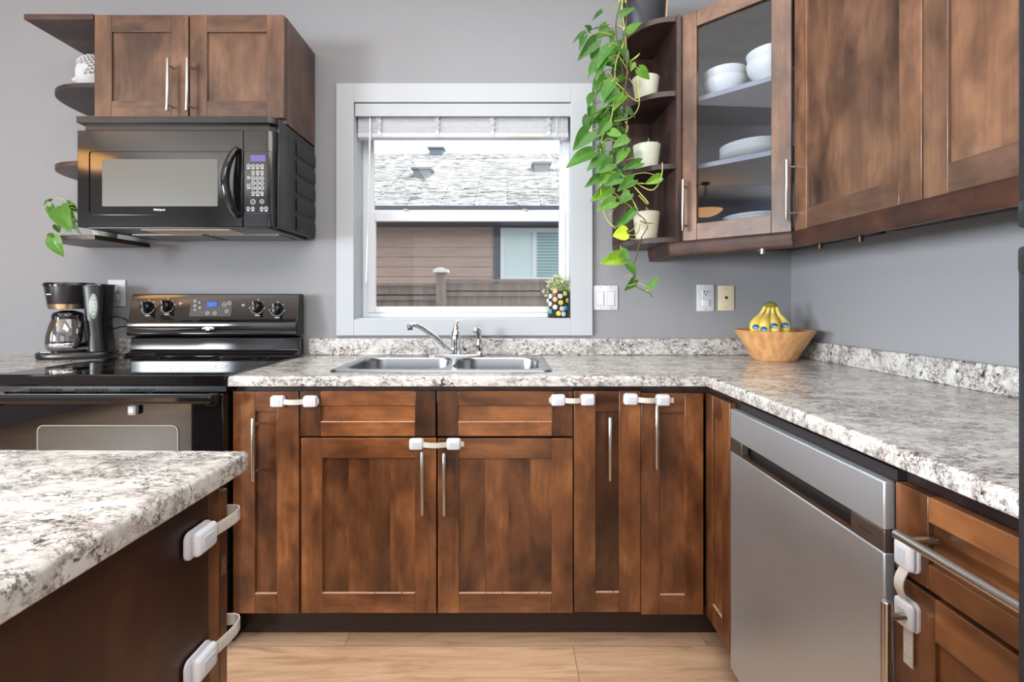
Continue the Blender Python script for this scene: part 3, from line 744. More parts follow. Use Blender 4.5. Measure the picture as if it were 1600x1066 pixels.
# ---------------------------------------------------------------- child latches
def latch(label, mtx, p1, p2, tail=0.012, vertical=False, bow=.012, loopend=None):
    """two padded ends on a face joined by a strap; p1 (with button) and p2 are (a, b)"""
    c0 = mtx @ Vector(((p1[0] + p2[0]) / 2, (p1[1] + p2[1]) / 2, 0))
    t = thing('child_latch', label, 'child lock', c0, 'white child safety latches')
    v = Vector((p2[0] - p1[0], p2[1] - p1[1])); L = v.length; v.normalize(); ang = math.atan2(v.y, v.x)
    def loc(p): return mtx @ Matrix.Translation((p[0], p[1], 0)) @ Matrix.Rotation(ang, 4, 'Z')
    for i, p in enumerate((p1, p2)):
        ml = loc(p); bm = nb()
        prism(bm, rrect(-.024, .024, -.0195, .0195, .010, 5), .0006, .004, 'xy', 0, 0, ml)
        box(bm, -.022, .022, -.018, .018, .004, .016, 0, 0, ml, bev=.0065, seg=3)
        pad = obj('pad', bm, 'plastic_white', t, ang=50)
        bm = nb(); box(bm, -.012, .012, -.007, .008, .0155, .0172, 0, 0, ml, bev=.0008, seg=1); obj('button', bm, 'button_grey', pad)
    ml = loc(p1); w_ = .0085; n = 22; bm = nb(); rows = []
    x0, x1 = .018, L + .024 + tail
    for k in range(n + 1):
        x = x0 + (x1 - x0) * k / n; s = (x - x0) / (L - .036)
        h = .008 + bow * math.sin(PI * s) if s < 1 else .008
        if s > 1: h = .008 - .004 * min(1, (s - 1) * 3)
        rows.append([bm.verts.new(ml @ Vector((x, y, h + dz))) for y, dz in ((-w_, -.001), (w_, -.001), (w_, .001), (-w_, .001))])
    fs = []
    for a, b in zip(rows, rows[1:]):
        for k in range(4): fs.append(bm.faces.new((a[k], a[(k + 1) % 4], b[(k + 1) % 4], b[k])))
    fs += [bm.faces.new(rows[0]), bm.faces.new(list(reversed(rows[-1])))]; setf(bm, fs)
    if not loopend:      # ribs along the strap
        for k in range(7):
            x = x1 - .006 - k * .004; box(bm, x - .0008, x + .0008, -w_ * .8, w_ * .8, .004, .0062, 0, 0, ml)
    obj('strap', bm, 'plastic_clear', t, ang=60)
    return t
def bp(px, py): return (bx(px), bz(py))
latch('white child latch joining the narrow cabinet beside the range to the left false drawer', MB, bp(435, 627), bp(486, 627), .004)
latch('white child latch joining the two sink doors above their handles', MB, bp(651, 693.5), bp(709, 693.5), .010)
latch('white child latch joining the right false drawer to the tall narrow door', MB, bp(918, 624.5), bp(872, 625), .006)
latch('white child latch joining the tall narrow door to the corner cabinet door', MB, bp(985, 623.5), bp(1035, 625), .012)
latch('white child latch hanging vertically across the drawer beside the dishwasher', MR, (-.764, .745), (-.764, .650), .060)
def corner_latch(label, z):
    t = thing('child_latch', label, 'child lock', (-.445, .70, z), 'white child safety latches'); t.rotation_euler = (0, 0, math.radians(-1))
    mtx = face_mtx((-.4435, 0, 0), (0, 1, 0), (1, 0, 0))
    ml = mtx @ Matrix.Translation((.674, z, 0)); bm = nb()
    prism(bm, rrect(-.030, .024, -.0195, .0195, .010, 5), .0006, .004, 'xy', 0, 0, ml)
    box(bm, -.022, .022, -.018, .018, .004, .017, 0, 0, ml, bev=.0065, seg=3); pad = obj('pad', bm, 'plastic_white', t, ang=50)
    bm = nb(); box(bm, -.012, .012, -.007, .008, .0165, .0182, 0, 0, ml, bev=.0008, seg=1); obj('button', bm, 'button_grey', pad)
    pts = [(-.436, .690), (-.433, .705), (-.430, .725), (-.429, .742), (-.431, .755), (-.437, .763), (-.447, .766), (-.465, .763), (-.485, .757)]
    bm = nb(); rows = []
    for i, (x, y) in enumerate(pts):
        d_ = Vector((pts[min(i + 1, 8)][0] - pts[max(i - 1, 0)][0], pts[min(i + 1, 8)][1] - pts[max(i - 1, 0)][1])).normalized(); nx, ny = d_.y * .001, -d_.x * .001
        rows.append([bm.verts.new((x + nx * s, y + ny * s, z + h)) for s, h in ((-1, -.009), (-1, .009), (1, .009), (1, -.009))])
    fs = []
    for a, b in zip(rows, rows[1:]):
        for k in range(4): fs.append(bm.faces.new((a[k], a[(k + 1) % 4], b[(k + 1) % 4], b[k])))
    fs += [bm.faces.new(rows[0]), bm.faces.new(list(reversed(rows[-1])))]; setf(bm, fs)
    for i in range(12):
        y = .703 + i * .0035; x = -.4315 + .0025 * min(1, (y - .703) / .03); box(bm, x, x + .0022, y, y + .0012, z - .007, z + .007)
    obj('strap', bm, 'plastic_clear', t, ang=60)
    m2 = face_mtx((0, .7500, 0), (-1, 0, 0), (0, 1, 0)) @ Matrix.Translation((.505, z, 0)); bm = nb()
    box(bm, -.022, .022, -.018, .018, .0006, .016, 0, 0, m2, bev=.006, seg=3); obj('pad', bm, 'plastic_white', t, ang=50)
corner_latch('upper white child latch wrapped round the island corner', .817)
corner_latch('lower white child latch wrapped round the island corner', .640)

# ---------------------------------------------------------------- range
RX0, RX1 = -1.670, -.9125
c = thing('kitchen_range', 'black electric range with smooth glass cooktop and knobs on its backguard', 'range', (-1.297, 1.85, 0))
bm = nb(); box(bm, RX0 + .002, RX1 - .002, 1.575, 2.12, .02, .882); obj('body', bm, 'black_satin', c)
bm = nb(); box(bm, RX0, RX1, 1.522, 2.06, .884, .921); ck = obj('cooktop', bm, 'black_glass', c, bevel=.004)
simple('burner_print', rgb(70, 72, 76), .3)
for x, y, r in ((-1.49, 1.68, .115), (-1.10, 1.68, .085), (-1.49, 1.93, .085), (-1.10, 1.93, .105)):
    bm = nb()
    for rr in (r, r * .6): lathe(bm, [(rr - .0012, .9211), (rr, .9214), (rr + .0012, .9211)], (x, y, 0), 48)
    obj('burner_ring', bm, 'burner_print', ck)
bm = nb(); prism(bm, [(2.03, .9215), (2.042, .934), (2.058, .936), (2.070, .945), (2.070, .998), (2.09, 1.004), (2.12, 1.004), (2.12, .9215)], -1.659, -.9195, 'yz')
obj('rear_riser', bm, 'black_gloss', c, bevel=.003)
PAN = [(2.125, 1.192), (2.088, 1.192), (2.080, 1.187), (2.058, 1.078), (2.050, 1.070), (2.046, 1.060), (2.052, 1.030), (2.046, 1.018), (2.052, 1.008), (2.125, 1.008)]
bm = nb(); prism(bm, PAN, -1.660, -.9185, 'yz'); bg = obj('backguard', bm, 'black_gloss', c, bevel=.004)
sl = (2.080 - 2.058) / (1.187 - 1.078)
def onpanel(px, py, out=0.0):        # point on the sloped control panel
    z = 1.13
    for _ in range(8):
        y = 2.058 + (z - 1.078) * sl; z = CAMZ - (py - VY) * y / FPX
    return Vector(((px - VX) * y / FPX, y - out, z + out * sl))
PN = Vector((0, -1, sl)).normalized(); PUp = Vector((0, sl, 1)).normalized()
def pmtx(p): return Matrix(((1, 0, 0, p.x), (0, PUp.y, PN.y, p.y), (0, PUp.z, PN.z, p.z), (0, 0, 0, 1)))
simple('knob_black', rgb(22, 23, 25), .18)
for i, (px, py) in enumerate(((231, 480.5), (261, 478.5), (402, 480), (433, 483.5))):
    m_ = pmtx(onpanel(px, py)); bm = nb()
    lathe(bm, [(0, 0.001), (.026, 0.001), (.026, .004), (.021, .010), (.019, .022), (.015, .025), (0, .025)], (0, 0, 0), 28, mtx=m_)
    box(bm, -.006, .006, -.021, .021, .012, .034, 0, 0, m_ @ Matrix.Rotation(.25, 4, 'Z'), bev=.003); k = obj('knob', bm, 'knob_black', bg)
    bm = nb(); box(bm, -.001, .001, .004, .019, .0335, .0345, 0, 0, m_ @ Matrix.Rotation(.25, 4, 'Z')); obj('pointer', bm, 'print_white', k)
    bm = nb()
    for q in range(5):
        a = PI * (.05 + .9 * q / 4) if i < 2 else PI * (-.05 + q * .27)
        box(bm, -.0022, .0022, -.0016, .0016, .0002, .0008, 0, 0, m_ @ Matrix.Translation((.033 * math.cos(a), .033 * math.sin(a), 0)))
    for q in range(22):      # arc below the knob
        a = PI * (1.12 + .80 * q / 21)
        box(bm, -.0022, .0022, -.0005, .0005, .0002, .0008, 0, 0, m_ @ Matrix.Rotation(a - PI / 2, 4, 'Z') @ Matrix.Translation((0, .0295, 0)))
    box(bm, -.010, .010, -.0014, .0014, .0002, .0008, 0, 0, m_ @ Matrix.Translation((.004, -.037, 0))); obj('printed_scale', bm, 'print_white', k)
pc = onpanel(330, 482); m_ = pmtx(pc)
bm = nb(); prism(bm, rrect(-.092, .092, -.036, .036, .006), .0002, .0016, mtx=m_); cp = obj('control_panel', bm, mat('panel_grey', rgb(36, 37, 39), .3), bg)
def pp(px, py, w_, h_): q = onpanel(px, py); return q
bm = nb(); box(bm, -.024, .024, -.011, .011, .0016, .003, 0, 0, pmtx(onpanel(332, 475.8)), bev=.002, seg=1); obj('display', bm, 'screen_blue', cp)
bm = nb()
for px, py, r in ((305, 471, 4), (305, 478, 4), (305, 484.5, 3), (312, 473, 3), (312.5, 481, 3), (324.5, 489.5, 5), (336, 489.5, 5), (351, 476, 6), (358.5, 474, 5), (354.5, 486.5, 5)):
    m2 = pmtx(onpanel(px, py)); r *= .0016
    lathe(bm, [(r - .0010, .0018), (r - .0010, .0026), (r, .0026), (r, .0018)], (0, 0, 0), 16, mtx=m2); box(bm, -r * .4, r * .4, -.0007, .0007, .0018, .0026, 0, 0, m2)
for px, py in ((282, 475), (380, 477.5)):
    m2 = pmtx(onpanel(px, py))
    for dx, dy in ((-.004, .002), (.004, .002), (0, -.003), (0, .005)): box(bm, dx - .002, dx + .002, dy - .0015, dy + .0015, .0005, .001, 0, 0, m2)
obj('button', bm, 'print_white', cp, label='white printed touch buttons')
lp = at(325.5, 513.5, 2.046); m2 = face_mtx(lp, (1, 0, 0), (0, -1, 0))
bm = nb(); lathe(bm, [(0, .004), (.020, .004), (.0265, .002), (.0265, -.006), (0, -.006)], (0, 0, 0), 32, mtx=m2 @ Matrix.Scale(.36, 4, (0, 1, 0))); lg = obj('badge', bm, 'steel', bg)
text_mesh('lettering', 'Whirlpool', .0085, m2 @ Matrix.Translation((0, 0, .0042)), 'slot_dark', lg)
bm = nb(); box(bm, RX0 + .004, RX1 - .004, 1.532, 1.575, .864, .882)
for k in range(60):
    x = -1.56 + k * .0075
    if k % 20 < 15: box(bm, x, x + .003, 1.530, 1.533, .866, .874)
obj('vent_strip', bm, 'black_satin', c)
bm = nb(); box(bm, RX0 + .003, RX1 - .003, 1.515, 1.574, .285, .860); od = obj('oven_door', bm, 'black_glass', c, bevel=.004)
wx0, wx1, wzt = -1.511, -1.062, .757
bm = nb(); prism(bm, rrect(wx0, wx1, .40, wzt, .018), 1.5130, 1.5155, 'xz'); obj('oven_window', bm, 'oven_window', od)
bm = nb(); P1 = rrect(wx0 - .003, wx1 + .003, .397, wzt + .003, .02); P2 = rrect(wx0, wx1, .40, wzt, .018)
va = [bm.verts.new((x, 1.5128, z)) for x, z in P1]; vb = [bm.verts.new((x, 1.5128, z)) for x, z in P2]; n_ = len(P1)
setf(bm, [bm.faces.new((va[i], va[(i + 1) % n_], vb[(i + 1) % n_], vb[i])) for i in range(n_)]); obj('window_border', bm, 'oven_border', od)
bm = nb(); prism(bm, [(1.468, .838), (1.462, .846), (1.462, .858), (1.470, .866), (1.486, .866), (1.492, .858), (1.492, .842), (1.486, .836)], RX0 + .03, RX1 - .012, 'yz')
for x in (RX0 + .03, RX1 - .042): box(bm, x, x + .03, 1.486, 1.516, .826, .862)
obj('handle', bm, 'black_gloss', od, bevel=.004)
bm = nb(); box(bm, RX0 + .003, RX1 - .003, 1.520, 1.574, .06, .278); obj('bottom_drawer', bm, 'black_gloss', c, bevel=.004)
t = thing('oven_lock', 'small grey plastic lock stuck under the oven door handle', 'child lock', (-1.198, 1.508, .808))
bm = nb(); box(bm, -1.212, -1.184, 1.498, 1.5135, .794, .824, bev=.005); lk = obj('pad', bm, mat('lock_grey', rgb(150, 155, 158), .4), t)
bm = nb(); box(bm, -1.206, -1.190, 1.4965, 1.4985, .802, .816, bev=.0008, seg=1); obj('button', bm, 'button_grey', lk)

# ---------------------------------------------------------------- microwave
MX0, MX1, MYF = -1.638, -.8825, 1.79
S = MYF / FPX
def mx(px): return (px - VX) * S
def mz(py): return CAMZ - (py - VY) * S
c = thing('microwave', 'black over-the-range microwave below the two-door wall cabinet', 'microwave', (-1.26, 1.97, 1.44))
bm = nb(); prism(bm, [(MX0 + .002, 1.822), (MX1, 1.822), (MX1, 2.155), (MX0 + .002, 2.155)], 1.446, 1.862); bd = obj('body', bm, 'black_satin', c, bevel=.003)
bm = nb(); prism(bm, [(MX0, MYF), (mx(379.3), MYF), (mx(379.3), 1.82), (MX0, 1.82)], 1.441, mz(203.5)); dr = obj('door', bm, 'black_gloss', c, bevel=.003)
bm = nb(); cc = []
for k in range(9): a = PI / 2 * k / 8; cc.append((MX1 - .036 + .036 * math.sin(a), 1.822 - .032 * math.cos(a)))
prism(bm, [(mx(380.3), 1.8215), (mx(380.3), MYF)] + cc, 1.441, mz(203.5)); cp = obj('control_panel', bm, 'black_gloss', c, bevel=.002)
cc2 = [(x, y - .004) for x, y in cc]
bm = nb(); prism(bm, [(MX0, 1.8215), (MX0, MYF - .004)] + [(x, min(y, 1.8215)) for x, y in cc2] , mz(192.5), 1.862); prism(bm, [(MX0 + .02, 1.8215), (MX0 + .02, MYF + .014), (MX1 - .03, MYF + .014), (MX1 - .012, 1.8215)], mz(204), mz(191)); obj('top_vent', bm, 'black_satin', c, bevel=.002)
def frame_prism(o1, o2, y0, y1):
    bm = nb(); n_ = len(o1); A_ = [[bm.verts.new((x, y, z)) for x, z in o] for o, y in ((o1, y1), (o1, y0), (o2, y0), (o2, y1))]
    fs = []
    for a, b in zip(A_, A_[1:]):
        for i in range(n_): fs.append(bm.faces.new((a[i], a[(i + 1) % n_], b[(i + 1) % n_], b[i])))
    setf(bm, fs); return bm
o1 = rrect(mx(137.5), mx(372), mz(336), mz(234), .012); o2 = rrect(mx(140), mx(369), mz(333), mz(237), .010)
obj('door_trim', frame_prism(o1, o2, MYF - .003, MYF + .001), 'black_gloss', dr)
bm = nb(); prism(bm, rrect(mx(160), mx(340.5), mz(322.5), mz(249), .003), MYF - .0012, MYF + .001, 'xz'); obj('door_window', bm, 'mesh_window', dr)
m2 = face_mtx((mx(249), MYF - .0006, mz(328)), (1, 0, 0), (0, -1, 0)); text_mesh('lettering', 'Whirlpool', .0105, m2, 'print_white', dr, True)
bm = nb(); pts = []; rs = []
for k in range(17):
    s = k / 16; b_ = math.sin(PI * s)
    pts.append((mx(372) - .026 * b_, MYF - .004 - .036 * b_ ** .6, mz(337) + (mz(233) - mz(337)) * s)); rs.append(.0105 + .004 * b_)
tube(bm, pts, rs, 14); obj('handle', bm, 'black_gloss', dr, ang=60)
bm = nb(); box(bm, mx(391.5), mx(415), MYF - .0012, MYF, mz(252.5), mz(242.5)); obj('display', bm, 'screen_violet', cp)
bm = nb()
def kp(x, y): return (340 + x / 4.635, 170 + y / 4.635)
for x, y, r in [(x, 415, 13) for x in (225, 258, 291, 323)] + [(x, 460, 12) for x in (258, 291, 323)] + [(x, y, 14) for x in (258, 291, 323) for y in (505, 540, 575)] + [(225, 500, 11), (225, 558, 13), (258, 610, 11), (291, 610, 14), (323, 610, 11), (257, 675, 18), (322, 672, 15), (222, 722, 12), (256, 722, 12), (320, 722, 12), (353, 722, 13)]:
    px, py = kp(x, y); r = r / 4.635 * S; m2 = face_mtx((mx(px), MYF - .0006, mz(py)), (1, 0, 0), (0, -1, 0))
    lathe(bm, [(r - .0012, 0), (r - .0012, .0006), (r, .0006), (r, 0)], (0, 0, 0), 16, mtx=m2)
    box(bm, -r * .35, r * .35, -.0008, .0008, 0, .0006, 0, 0, m2)
    if y in (415, 460, 610, 722, 558): box(bm, -r * .9, r * .9, -r - .0042, -r - .0022, 0, .0006, 0, 0, m2)
obj('keypad', bm, 'print_white', cp, label='white printed round touch keys')
o1 = rrect(mx(381.5), mx(424), mz(334), mz(236), .006); o2 = rrect(mx(382.2), mx(423.3), mz(333.3), mz(236.7), .0055)
obj('keypad_border', frame_prism(o1, o2, MYF - .0006, MYF), 'panel_line' if 'panel_line' in M else 'slot_dark', cp)
bm = nb()
for k in range(5):
    z0 = 1.455 + k * .078
    prism(bm, [(MX1 + .0005, z0), (MX1 + .005, z0 + .006), (MX1 + .005, z0 + .048), (MX1 + .0005, z0 + .066)], 1.965, 2.150, 'xz')
obj('side_grille', bm, 'black_satin', bd, bevel=.001)
bm = nb(); box(bm, MX1 - .001, MX1 + .001, 1.895, 1.899, 1.74, 1.845); obj('side_slot', bm, 'gasket', bd)
bm = nb(); box(bm, MX0 + .03, MX1 - .03, 1.80, 2.14, 1.436, 1.446); bp_ = obj('bottom_panel', bm, 'black_satin', c, bevel=.002)
bm = nb(); box(bm, -1.415, -1.07, 1.815, 1.925, 1.4335, 1.4365); obj('light_lens', bm, 'cream_label', bp_)
for x in (-1.56, -1.24):
    bm = nb(); box(bm, x, x + .29, 1.955, 2.11, 1.4335, 1.4365); obj('grease_filter', bm, mat('filter_grey', rgb(130, 128, 122), .4, .8), bp_)

# ---------------------------------------------------------------- dishwasher
DX = .640; MD = face_mtx((DX, 0, 0), (0, -1, 0), (-1, 0, 0))
c = thing('dishwasher', 'stainless steel dishwasher under the right worktop', 'dishwasher', (.95, 1.08, .1))
bm = nb(); box(bm, .668, 1.25, .806, 1.346, .02, .868); obj('tub', bm, 'gasket', c)
bm = nb(); box(bm, -1.352, -.799, .105, .7285, -.02, 0, 0, 0, MD); obj('door', bm, 'dishwasher_steel', c, bevel=.003)
bm = nb(); box(bm, -1.352, -.799, .7675, .850, -.02, 0, 0, 0, MD); obj('control_panel', bm, 'dishwasher_steel', c, bevel=.003)
bm = nb(); box(bm, -1.351, -1.288, .7295, .7665, -.02, -.001, 0, 0, MD); simple('strip_steel', rgb(150, 146, 142), .3, .9); obj('handle_strip', bm, 'strip_steel', c, bevel=.001)
bm = nb(); box(bm, -.8786, -.800, .7295, .7665, -.02, -.001, 0, 0, MD); hb = obj('handle_strip', bm, 'strip_steel', c, bevel=.001)
bm = nb(); box(bm, -1.288, -.8786, .7295, .738, -.030, -.002, 0, 0, MD); prism(bm, [(-.004, .738), (-.034, .742), (-.034, .7295), (-.004, .7295)], -1.288, -.8786, 'xy', mtx=Matrix(((-1, 0, 0, DX), (0, 0, -1, 0), (0, 1, 0, 0), (0, 0, 0, 1))))
obj('pocket_lip', bm, 'steel', c)
bm = nb(); box(bm, -1.288, -.8786, .738, .7665, -.034, -.030, 0, 0, MD); obj('pocket_handle', bm, 'gasket', c)
bm = nb(); box(bm, -.860, -.826, .7468, .7492, -.0010, -.0006, 0, 0, MD); obj('lettering', bm, 'gasket', hb)
bm = nb(); box(bm, -1.348, -.803, .845, .8505, -.06, -.02, 0, 0, MD); obj('top_strip', bm, 'steel', c)

# ---------------------------------------------------------------- fridge (only its edge is in view)
c = thing('fridge', 'edge of a black top-freezer fridge at the far right', 'fridge', (.86, .04, 0))
bm = nb(); box(bm, .53, 1.25, -.33, .418, .02, 1.715); obj('body', bm, 'fridge_black', c, bevel=.004)
bm = nb(); box(bm, .463, .528, -.33, .4215, 1.2115, 1.715); fd = obj('freezer_door', bm, 'fridge_black', c, bevel=.006)
bm = nb(); box(bm, .463, .528, -.33, .4215, .06, 1.2035); rd = obj('fridge_door', bm, 'fridge_black', c, bevel=.006)
for pd, zb, z0, z1 in ((fd, 1.2275, 1.225, 1.60), (rd, 1.190, .55, 1.195)):
    bm = nb(); box(bm, .421, .436, .372, .389, z0, z1, bev=.003); box(bm, .417, .464, .366, .3865, zb - .012, zb + .012, bev=.004)
    ze = z1 if pd is fd else z0; box(bm, .417, .464, .366, .3865, ze - .012, ze + .012, bev=.004)
    obj('handle', bm, 'fridge_black', pd)

# ---------------------------------------------------------------- sink and tap
c = thing('kitchen_sink', 'double bowl stainless steel sink set in the worktop under the window', 'sink', (-.23, 1.85, .914))
bm = nb()
OUT = rrect(-.622, .158, 1.616, 2.088, .035, 6); ol = [bm.verts.new((x, y, .9146)) for x, y in OUT]; il = [bm.verts.new((-.232 + (x + .232) * .985, 1.852 + (y - 1.852) * .975, .9205)) for x, y in OUT]
n_ = len(OUT); fs = [bm.faces.new((ol[i], ol[(i + 1) % n_], il[(i + 1) % n_], il[i])) for i in range(n_)]
edges = [bm.edges.get((il[i], il[(i + 1) % n_])) for i in range(n_)]; bowls = []
for x0, x1, y0, y1 in ((-.588, -.222, 1.652, 1.995), (-.202, .126, 1.652, 1.995)):
    R = rrect(x0, x1, y0, y1, .075, 8); v = [bm.verts.new((x, y, .9205)) for x, y in R]
    edges += [bm.edges.new((v[i], v[(i + 1) % len(v)])) for i in range(len(v))]; bowls.append((R, v, (x0 + x1) / 2, (y0 + y1) / 2))
r = bmesh.ops.triangle_fill(bm, use_beauty=True, use_dissolve=False, edges=edges)
fs += [g for g in r['geom'] if isinstance(g, bmesh.types.BMFace)]; setf(bm, fs)
rim = obj('rim', bm, 'sink_steel', c, ang=25)
for R, v, cx, cy in bowls:
    bm = nb(); rings = []
    for s, z in ((1.0, .9204), (.992, .917), (.985, .910), (.95, .80), (.93, .76), (.86, .742), (.10, .738)):
        rings.append([bm.verts.new((cx + (x - cx) * s, cy + (y - cy) * s, z)) for x, y in R])
    fs = []
    for a, b in zip(rings, rings[1:]):
        for i in range(len(R)): fs.append(bm.faces.new((a[i], b[i], b[(i + 1) % len(R)], a[(i + 1) % len(R)])))
    fs.append(bm.faces.new(rings[-1])); setf(bm, fs); bo = obj('bowl', bm, 'sink_steel', c, ang=45)
    bm = nb(); lathe(bm, [(.0, .743), (.03, .743), (.042, .746), (.044, .741)], (cx, cy, 0), 24); obj('drain', bm, 'chrome', bo)
YFa = 2.045
c = thing('kitchen_tap', 'chrome single lever kitchen tap with a long spout behind the sink', 'tap', (at(712, 553, YFa).x, YFa, .921))
fx = at(712, 553, YFa).x; dz = YFa / FPX
bm = nb()
pl = [(fx - .125 * math.cos(a) if True else 0, YFa - .030 * math.sin(a)) for a in [2 * PI * k / 40 for k in range(40)]]
pl = [(fx + (x - fx) + .0, y) for x, y in pl]
prism(bm, pl, .9205, .926); prism(bm, [(fx + (x - fx) * .93, YFa + (y - YFa) * .8) for x, y in pl], .926, .9295); obj('base_plate', bm, 'chrome', c, bevel=.0015)
bm = nb(); lathe(bm, [(.0, .928), (.0215, .928), (.021, .955), (.0205, .975), (.0225, .99), (.022, 1.005), (.0175, 1.026), (.010, 1.044), (0, 1.048)], (fx, YFa, 0), 24); obj('tap_body', bm, 'chrome', c, ang=50)
bm = nb(); P_ = [at(706, 549, YFa - .01), at(695, 542, YFa - .03), at(685, 531, YFa - .05), at(672, 521.5, YFa - .07), at(660, 513, YFa - .09), at(651, 508.5, YFa - .105), at(645, 507.5, YFa - .112), at(640.5, 508.8, YFa - .118)]
tube(bm, P_, [.011, .0115, .011, .0105, .010, .0095, .0095, .0095], 14)
e = P_[-1]; lathe(bm, [(0, .004), (.0125, .004), (.0125, -.016), (.010, -.019), (0, -.019)], e, 16); obj('spout', bm, 'chrome', c, ang=60)
bm = nb(); tube(bm, [Vector((fx, YFa, 1.028)), at(712.5, 511, YFa), at(713, 506, YFa), at(715, 501.5, YFa - .006), at(719, 500.3, YFa - .012)], [.015, .012, .008, .005, .004], 12); obj('lever', bm, 'chrome', c, ang=60)
sx = at(748.5, 553, YFa).x
c = thing('side_sprayer', 'chrome side sprayer standing to the right of the kitchen tap', 'sprayer', (sx, YFa, .921))
bm = nb(); lathe(bm, [(0, .9295), (.018, .9295), (.016, .937), (.010, .943), (0, .943)], (sx, YFa, 0), 20); obj('base', bm, 'chrome', c, ang=50)
bm = nb(); lathe(bm, [(.0, .941), (.010, .943), (.013, .965), (.0125, .985), (.009, .993), (.011, 1.0)], (sx, YFa, 0), 20)
tube(bm, [(sx, YFa, .998), (sx, YFa, 1.018), at(747, 515, YFa - .004), at(743.5, 514.5, YFa - .012), at(742, 519, YFa - .02)], [.011, .0125, .0125, .011, .009], 14); obj('spray_head', bm, 'chrome', c, ang=60)

# ---------------------------------------------------------------- wall plates
def plate(name, label, cat, px0, px1, py0, py1, m, Y=YB):
    a, b = at(px0, py1, Y), at(px1, py0, Y)
    t = thing(name, label, cat, ((a.x + b.x) / 2, Y, (a.z + b.z) / 2)); bm = nb()
    box(bm, a.x, b.x, Y - .006, Y - .0003, a.z, b.z, bev=.002); p = obj('cover_plate', bm, m, t)
    for dz_ in (-1, 1):
        pass
    return t, p, (a.x + b.x) / 2, (a.z + b.z) / 2, b.x - a.x, b.z - a.z
def screws(p, pts, y):
    for x, z in pts:
        bm = nb(); lathe(bm, [(0, -.0012), (.0022, -.0008), (.0025, .001)], (x, y, z), 10, axis='y'); obj('screw', bm, 'steel', p)
t, p, x, z, w_, h_ = plate('light_switch', 'white double rocker light switch below the hanging plant', 'light switch', 927, 965, 446.5, 484.5, 'plastic_white')
for s in (-1, 1):
    bm = nb(); box(bm, x + s * w_ * .22 - .0165, x + s * w_ * .22 + .0165, YB - .0075, YB - .005, z - .036, z + .030, 0); obj('rocker_frame', bm, 'slot_grey' if 'slot_grey' in M else mat('rocker_gap', rgb(170, 176, 186), .5), p)
    bm = nb(); box(bm, x + s * w_ * .22 - .015, x + s * w_ * .22 + .015, YB - .0095, YB - .007, z - .0345, z + .0285, bev=.001, seg=1); obj('rocker', bm, mat('rocker_white', rgb(216, 220, 227), .35), p)
screws(p, [(x + s * w_ * .22, z + q * h_ * .42) for s in (-1, 1) for q in (-1, 1)], YB - .006)
t, p, x, z, w_, h_ = plate('wall_outlet', 'white wall outlet with a child safety cap in its lower socket', 'outlet', 1088, 1115, 445, 486.5, 'plastic_white')
for s in (1, -1):
    bm = nb(); box(bm, x - .017, x + .017, YB - .0085, YB - .005, z + s * .0215 - .016, z + s * .0215 + .016, bev=.002, seg=1); so = obj('socket', bm, 'plastic_white', p)
    if s == 1:
        bm = nb()
        for dx, dzz, ww, hh in ((-.0065, .006, .0018, .005), (.0065, .006, .0018, .005), (0, -.006, .003, .0028)): box(bm, x + dx - ww, x + dx + ww, YB - .0095, YB - .008, z + .0215 + dzz - hh, z + .0215 + dzz + hh)
        obj('slot', bm, 'slot_dark', so)
    else:
        bm = nb(); box(bm, x - .016, x + .016, YB - .013, YB - .0085, z - .0375, z - .0065, bev=.003); obj('safety_cap', bm, 'plastic_ivory_w' if 'plastic_ivory_w' in M else 'ceramic', so)
screws(p, [(x, z + q * h_ * .43) for q in (-1, 1)], YB - .006)
t, p, x, z, w_, h_ = plate('phone_jack', 'ivory telephone jack plate right of the white outlet', 'wall jack', 1121.5, 1146.5, 446.5, 485.5, 'plastic_ivory')
bm = nb(); box(bm, x - .006, x + .006, YB - .0075, YB - .0055, z - .004, z + .008); obj('jack', bm, 'slot_dark', p)
screws(p, [(x, z + q * h_ * .38) for q in (-1, 1)], YB - .006)
t, p, x, z, w_, h_ = plate('wall_outlet', 'white wall outlet with round safety caps behind the coffee maker', 'outlet', 170, 197.5, 437.5, 479, 'plastic_white')
for s in (1, -1):
    bm = nb(); lathe(bm, [(0, -.014), (.017, -.013), (.019, -.010), (.019, .0)], (x - .004, YB - .005, z + s * .021), 24, axis='y'); obj('safety_cap', bm, mat('cap_clear', rgb(222, 224, 226), .3), p)

# ---------------------------------------------------------------- coffee maker
cx, cy = -1.846, 2.035
c = thing('coffee_maker', 'black drip coffee maker with glass carafe left of the range', 'coffee maker', (cx, cy, ZT))
c.rotation_euler = (0, 0, math.radians(12))
def ell(x0, y0, rx, ry, n=32, e=2.0):
    out = []
    for k in range(n):
        a = 2 * PI * k / n; ca, sa = math.cos(a), math.sin(a)
        out.append((cx + x0 + rx * math.copysign(abs(ca) ** (2 / e), ca), cy + y0 + ry * math.copysign(abs(sa) ** (2 / e), sa)))
    return out
def loft(bm, loops, mi=0):
    rings = [[bm.verts.new((x, y, z)) for x, y in l] for l, z in loops]; n = len(rings[0]); fs = []
    for a, b in zip(rings, rings[1:]):
        for i in range(n): fs.append(bm.faces.new((a[i], a[(i + 1) % n], b[(i + 1) % n], b[i])))
    fs += [bm.faces.new(list(reversed(rings[0]))), bm.faces.new(rings[-1])]; setf(bm, fs, mi)
bm = nb(); loft(bm, [(ell(-.010, 0, .134, .068, e=3.2), ZT), (ell(-.010, 0, .139, .071, e=3.2), ZT + .006), (ell(-.010, 0, .139, .071, e=3.2), ZT + .026), (ell(-.008, 0, .131, .066, e=3.2), ZT + .031)])
ba = obj('base', bm, 'black_satin', c, ang=50)
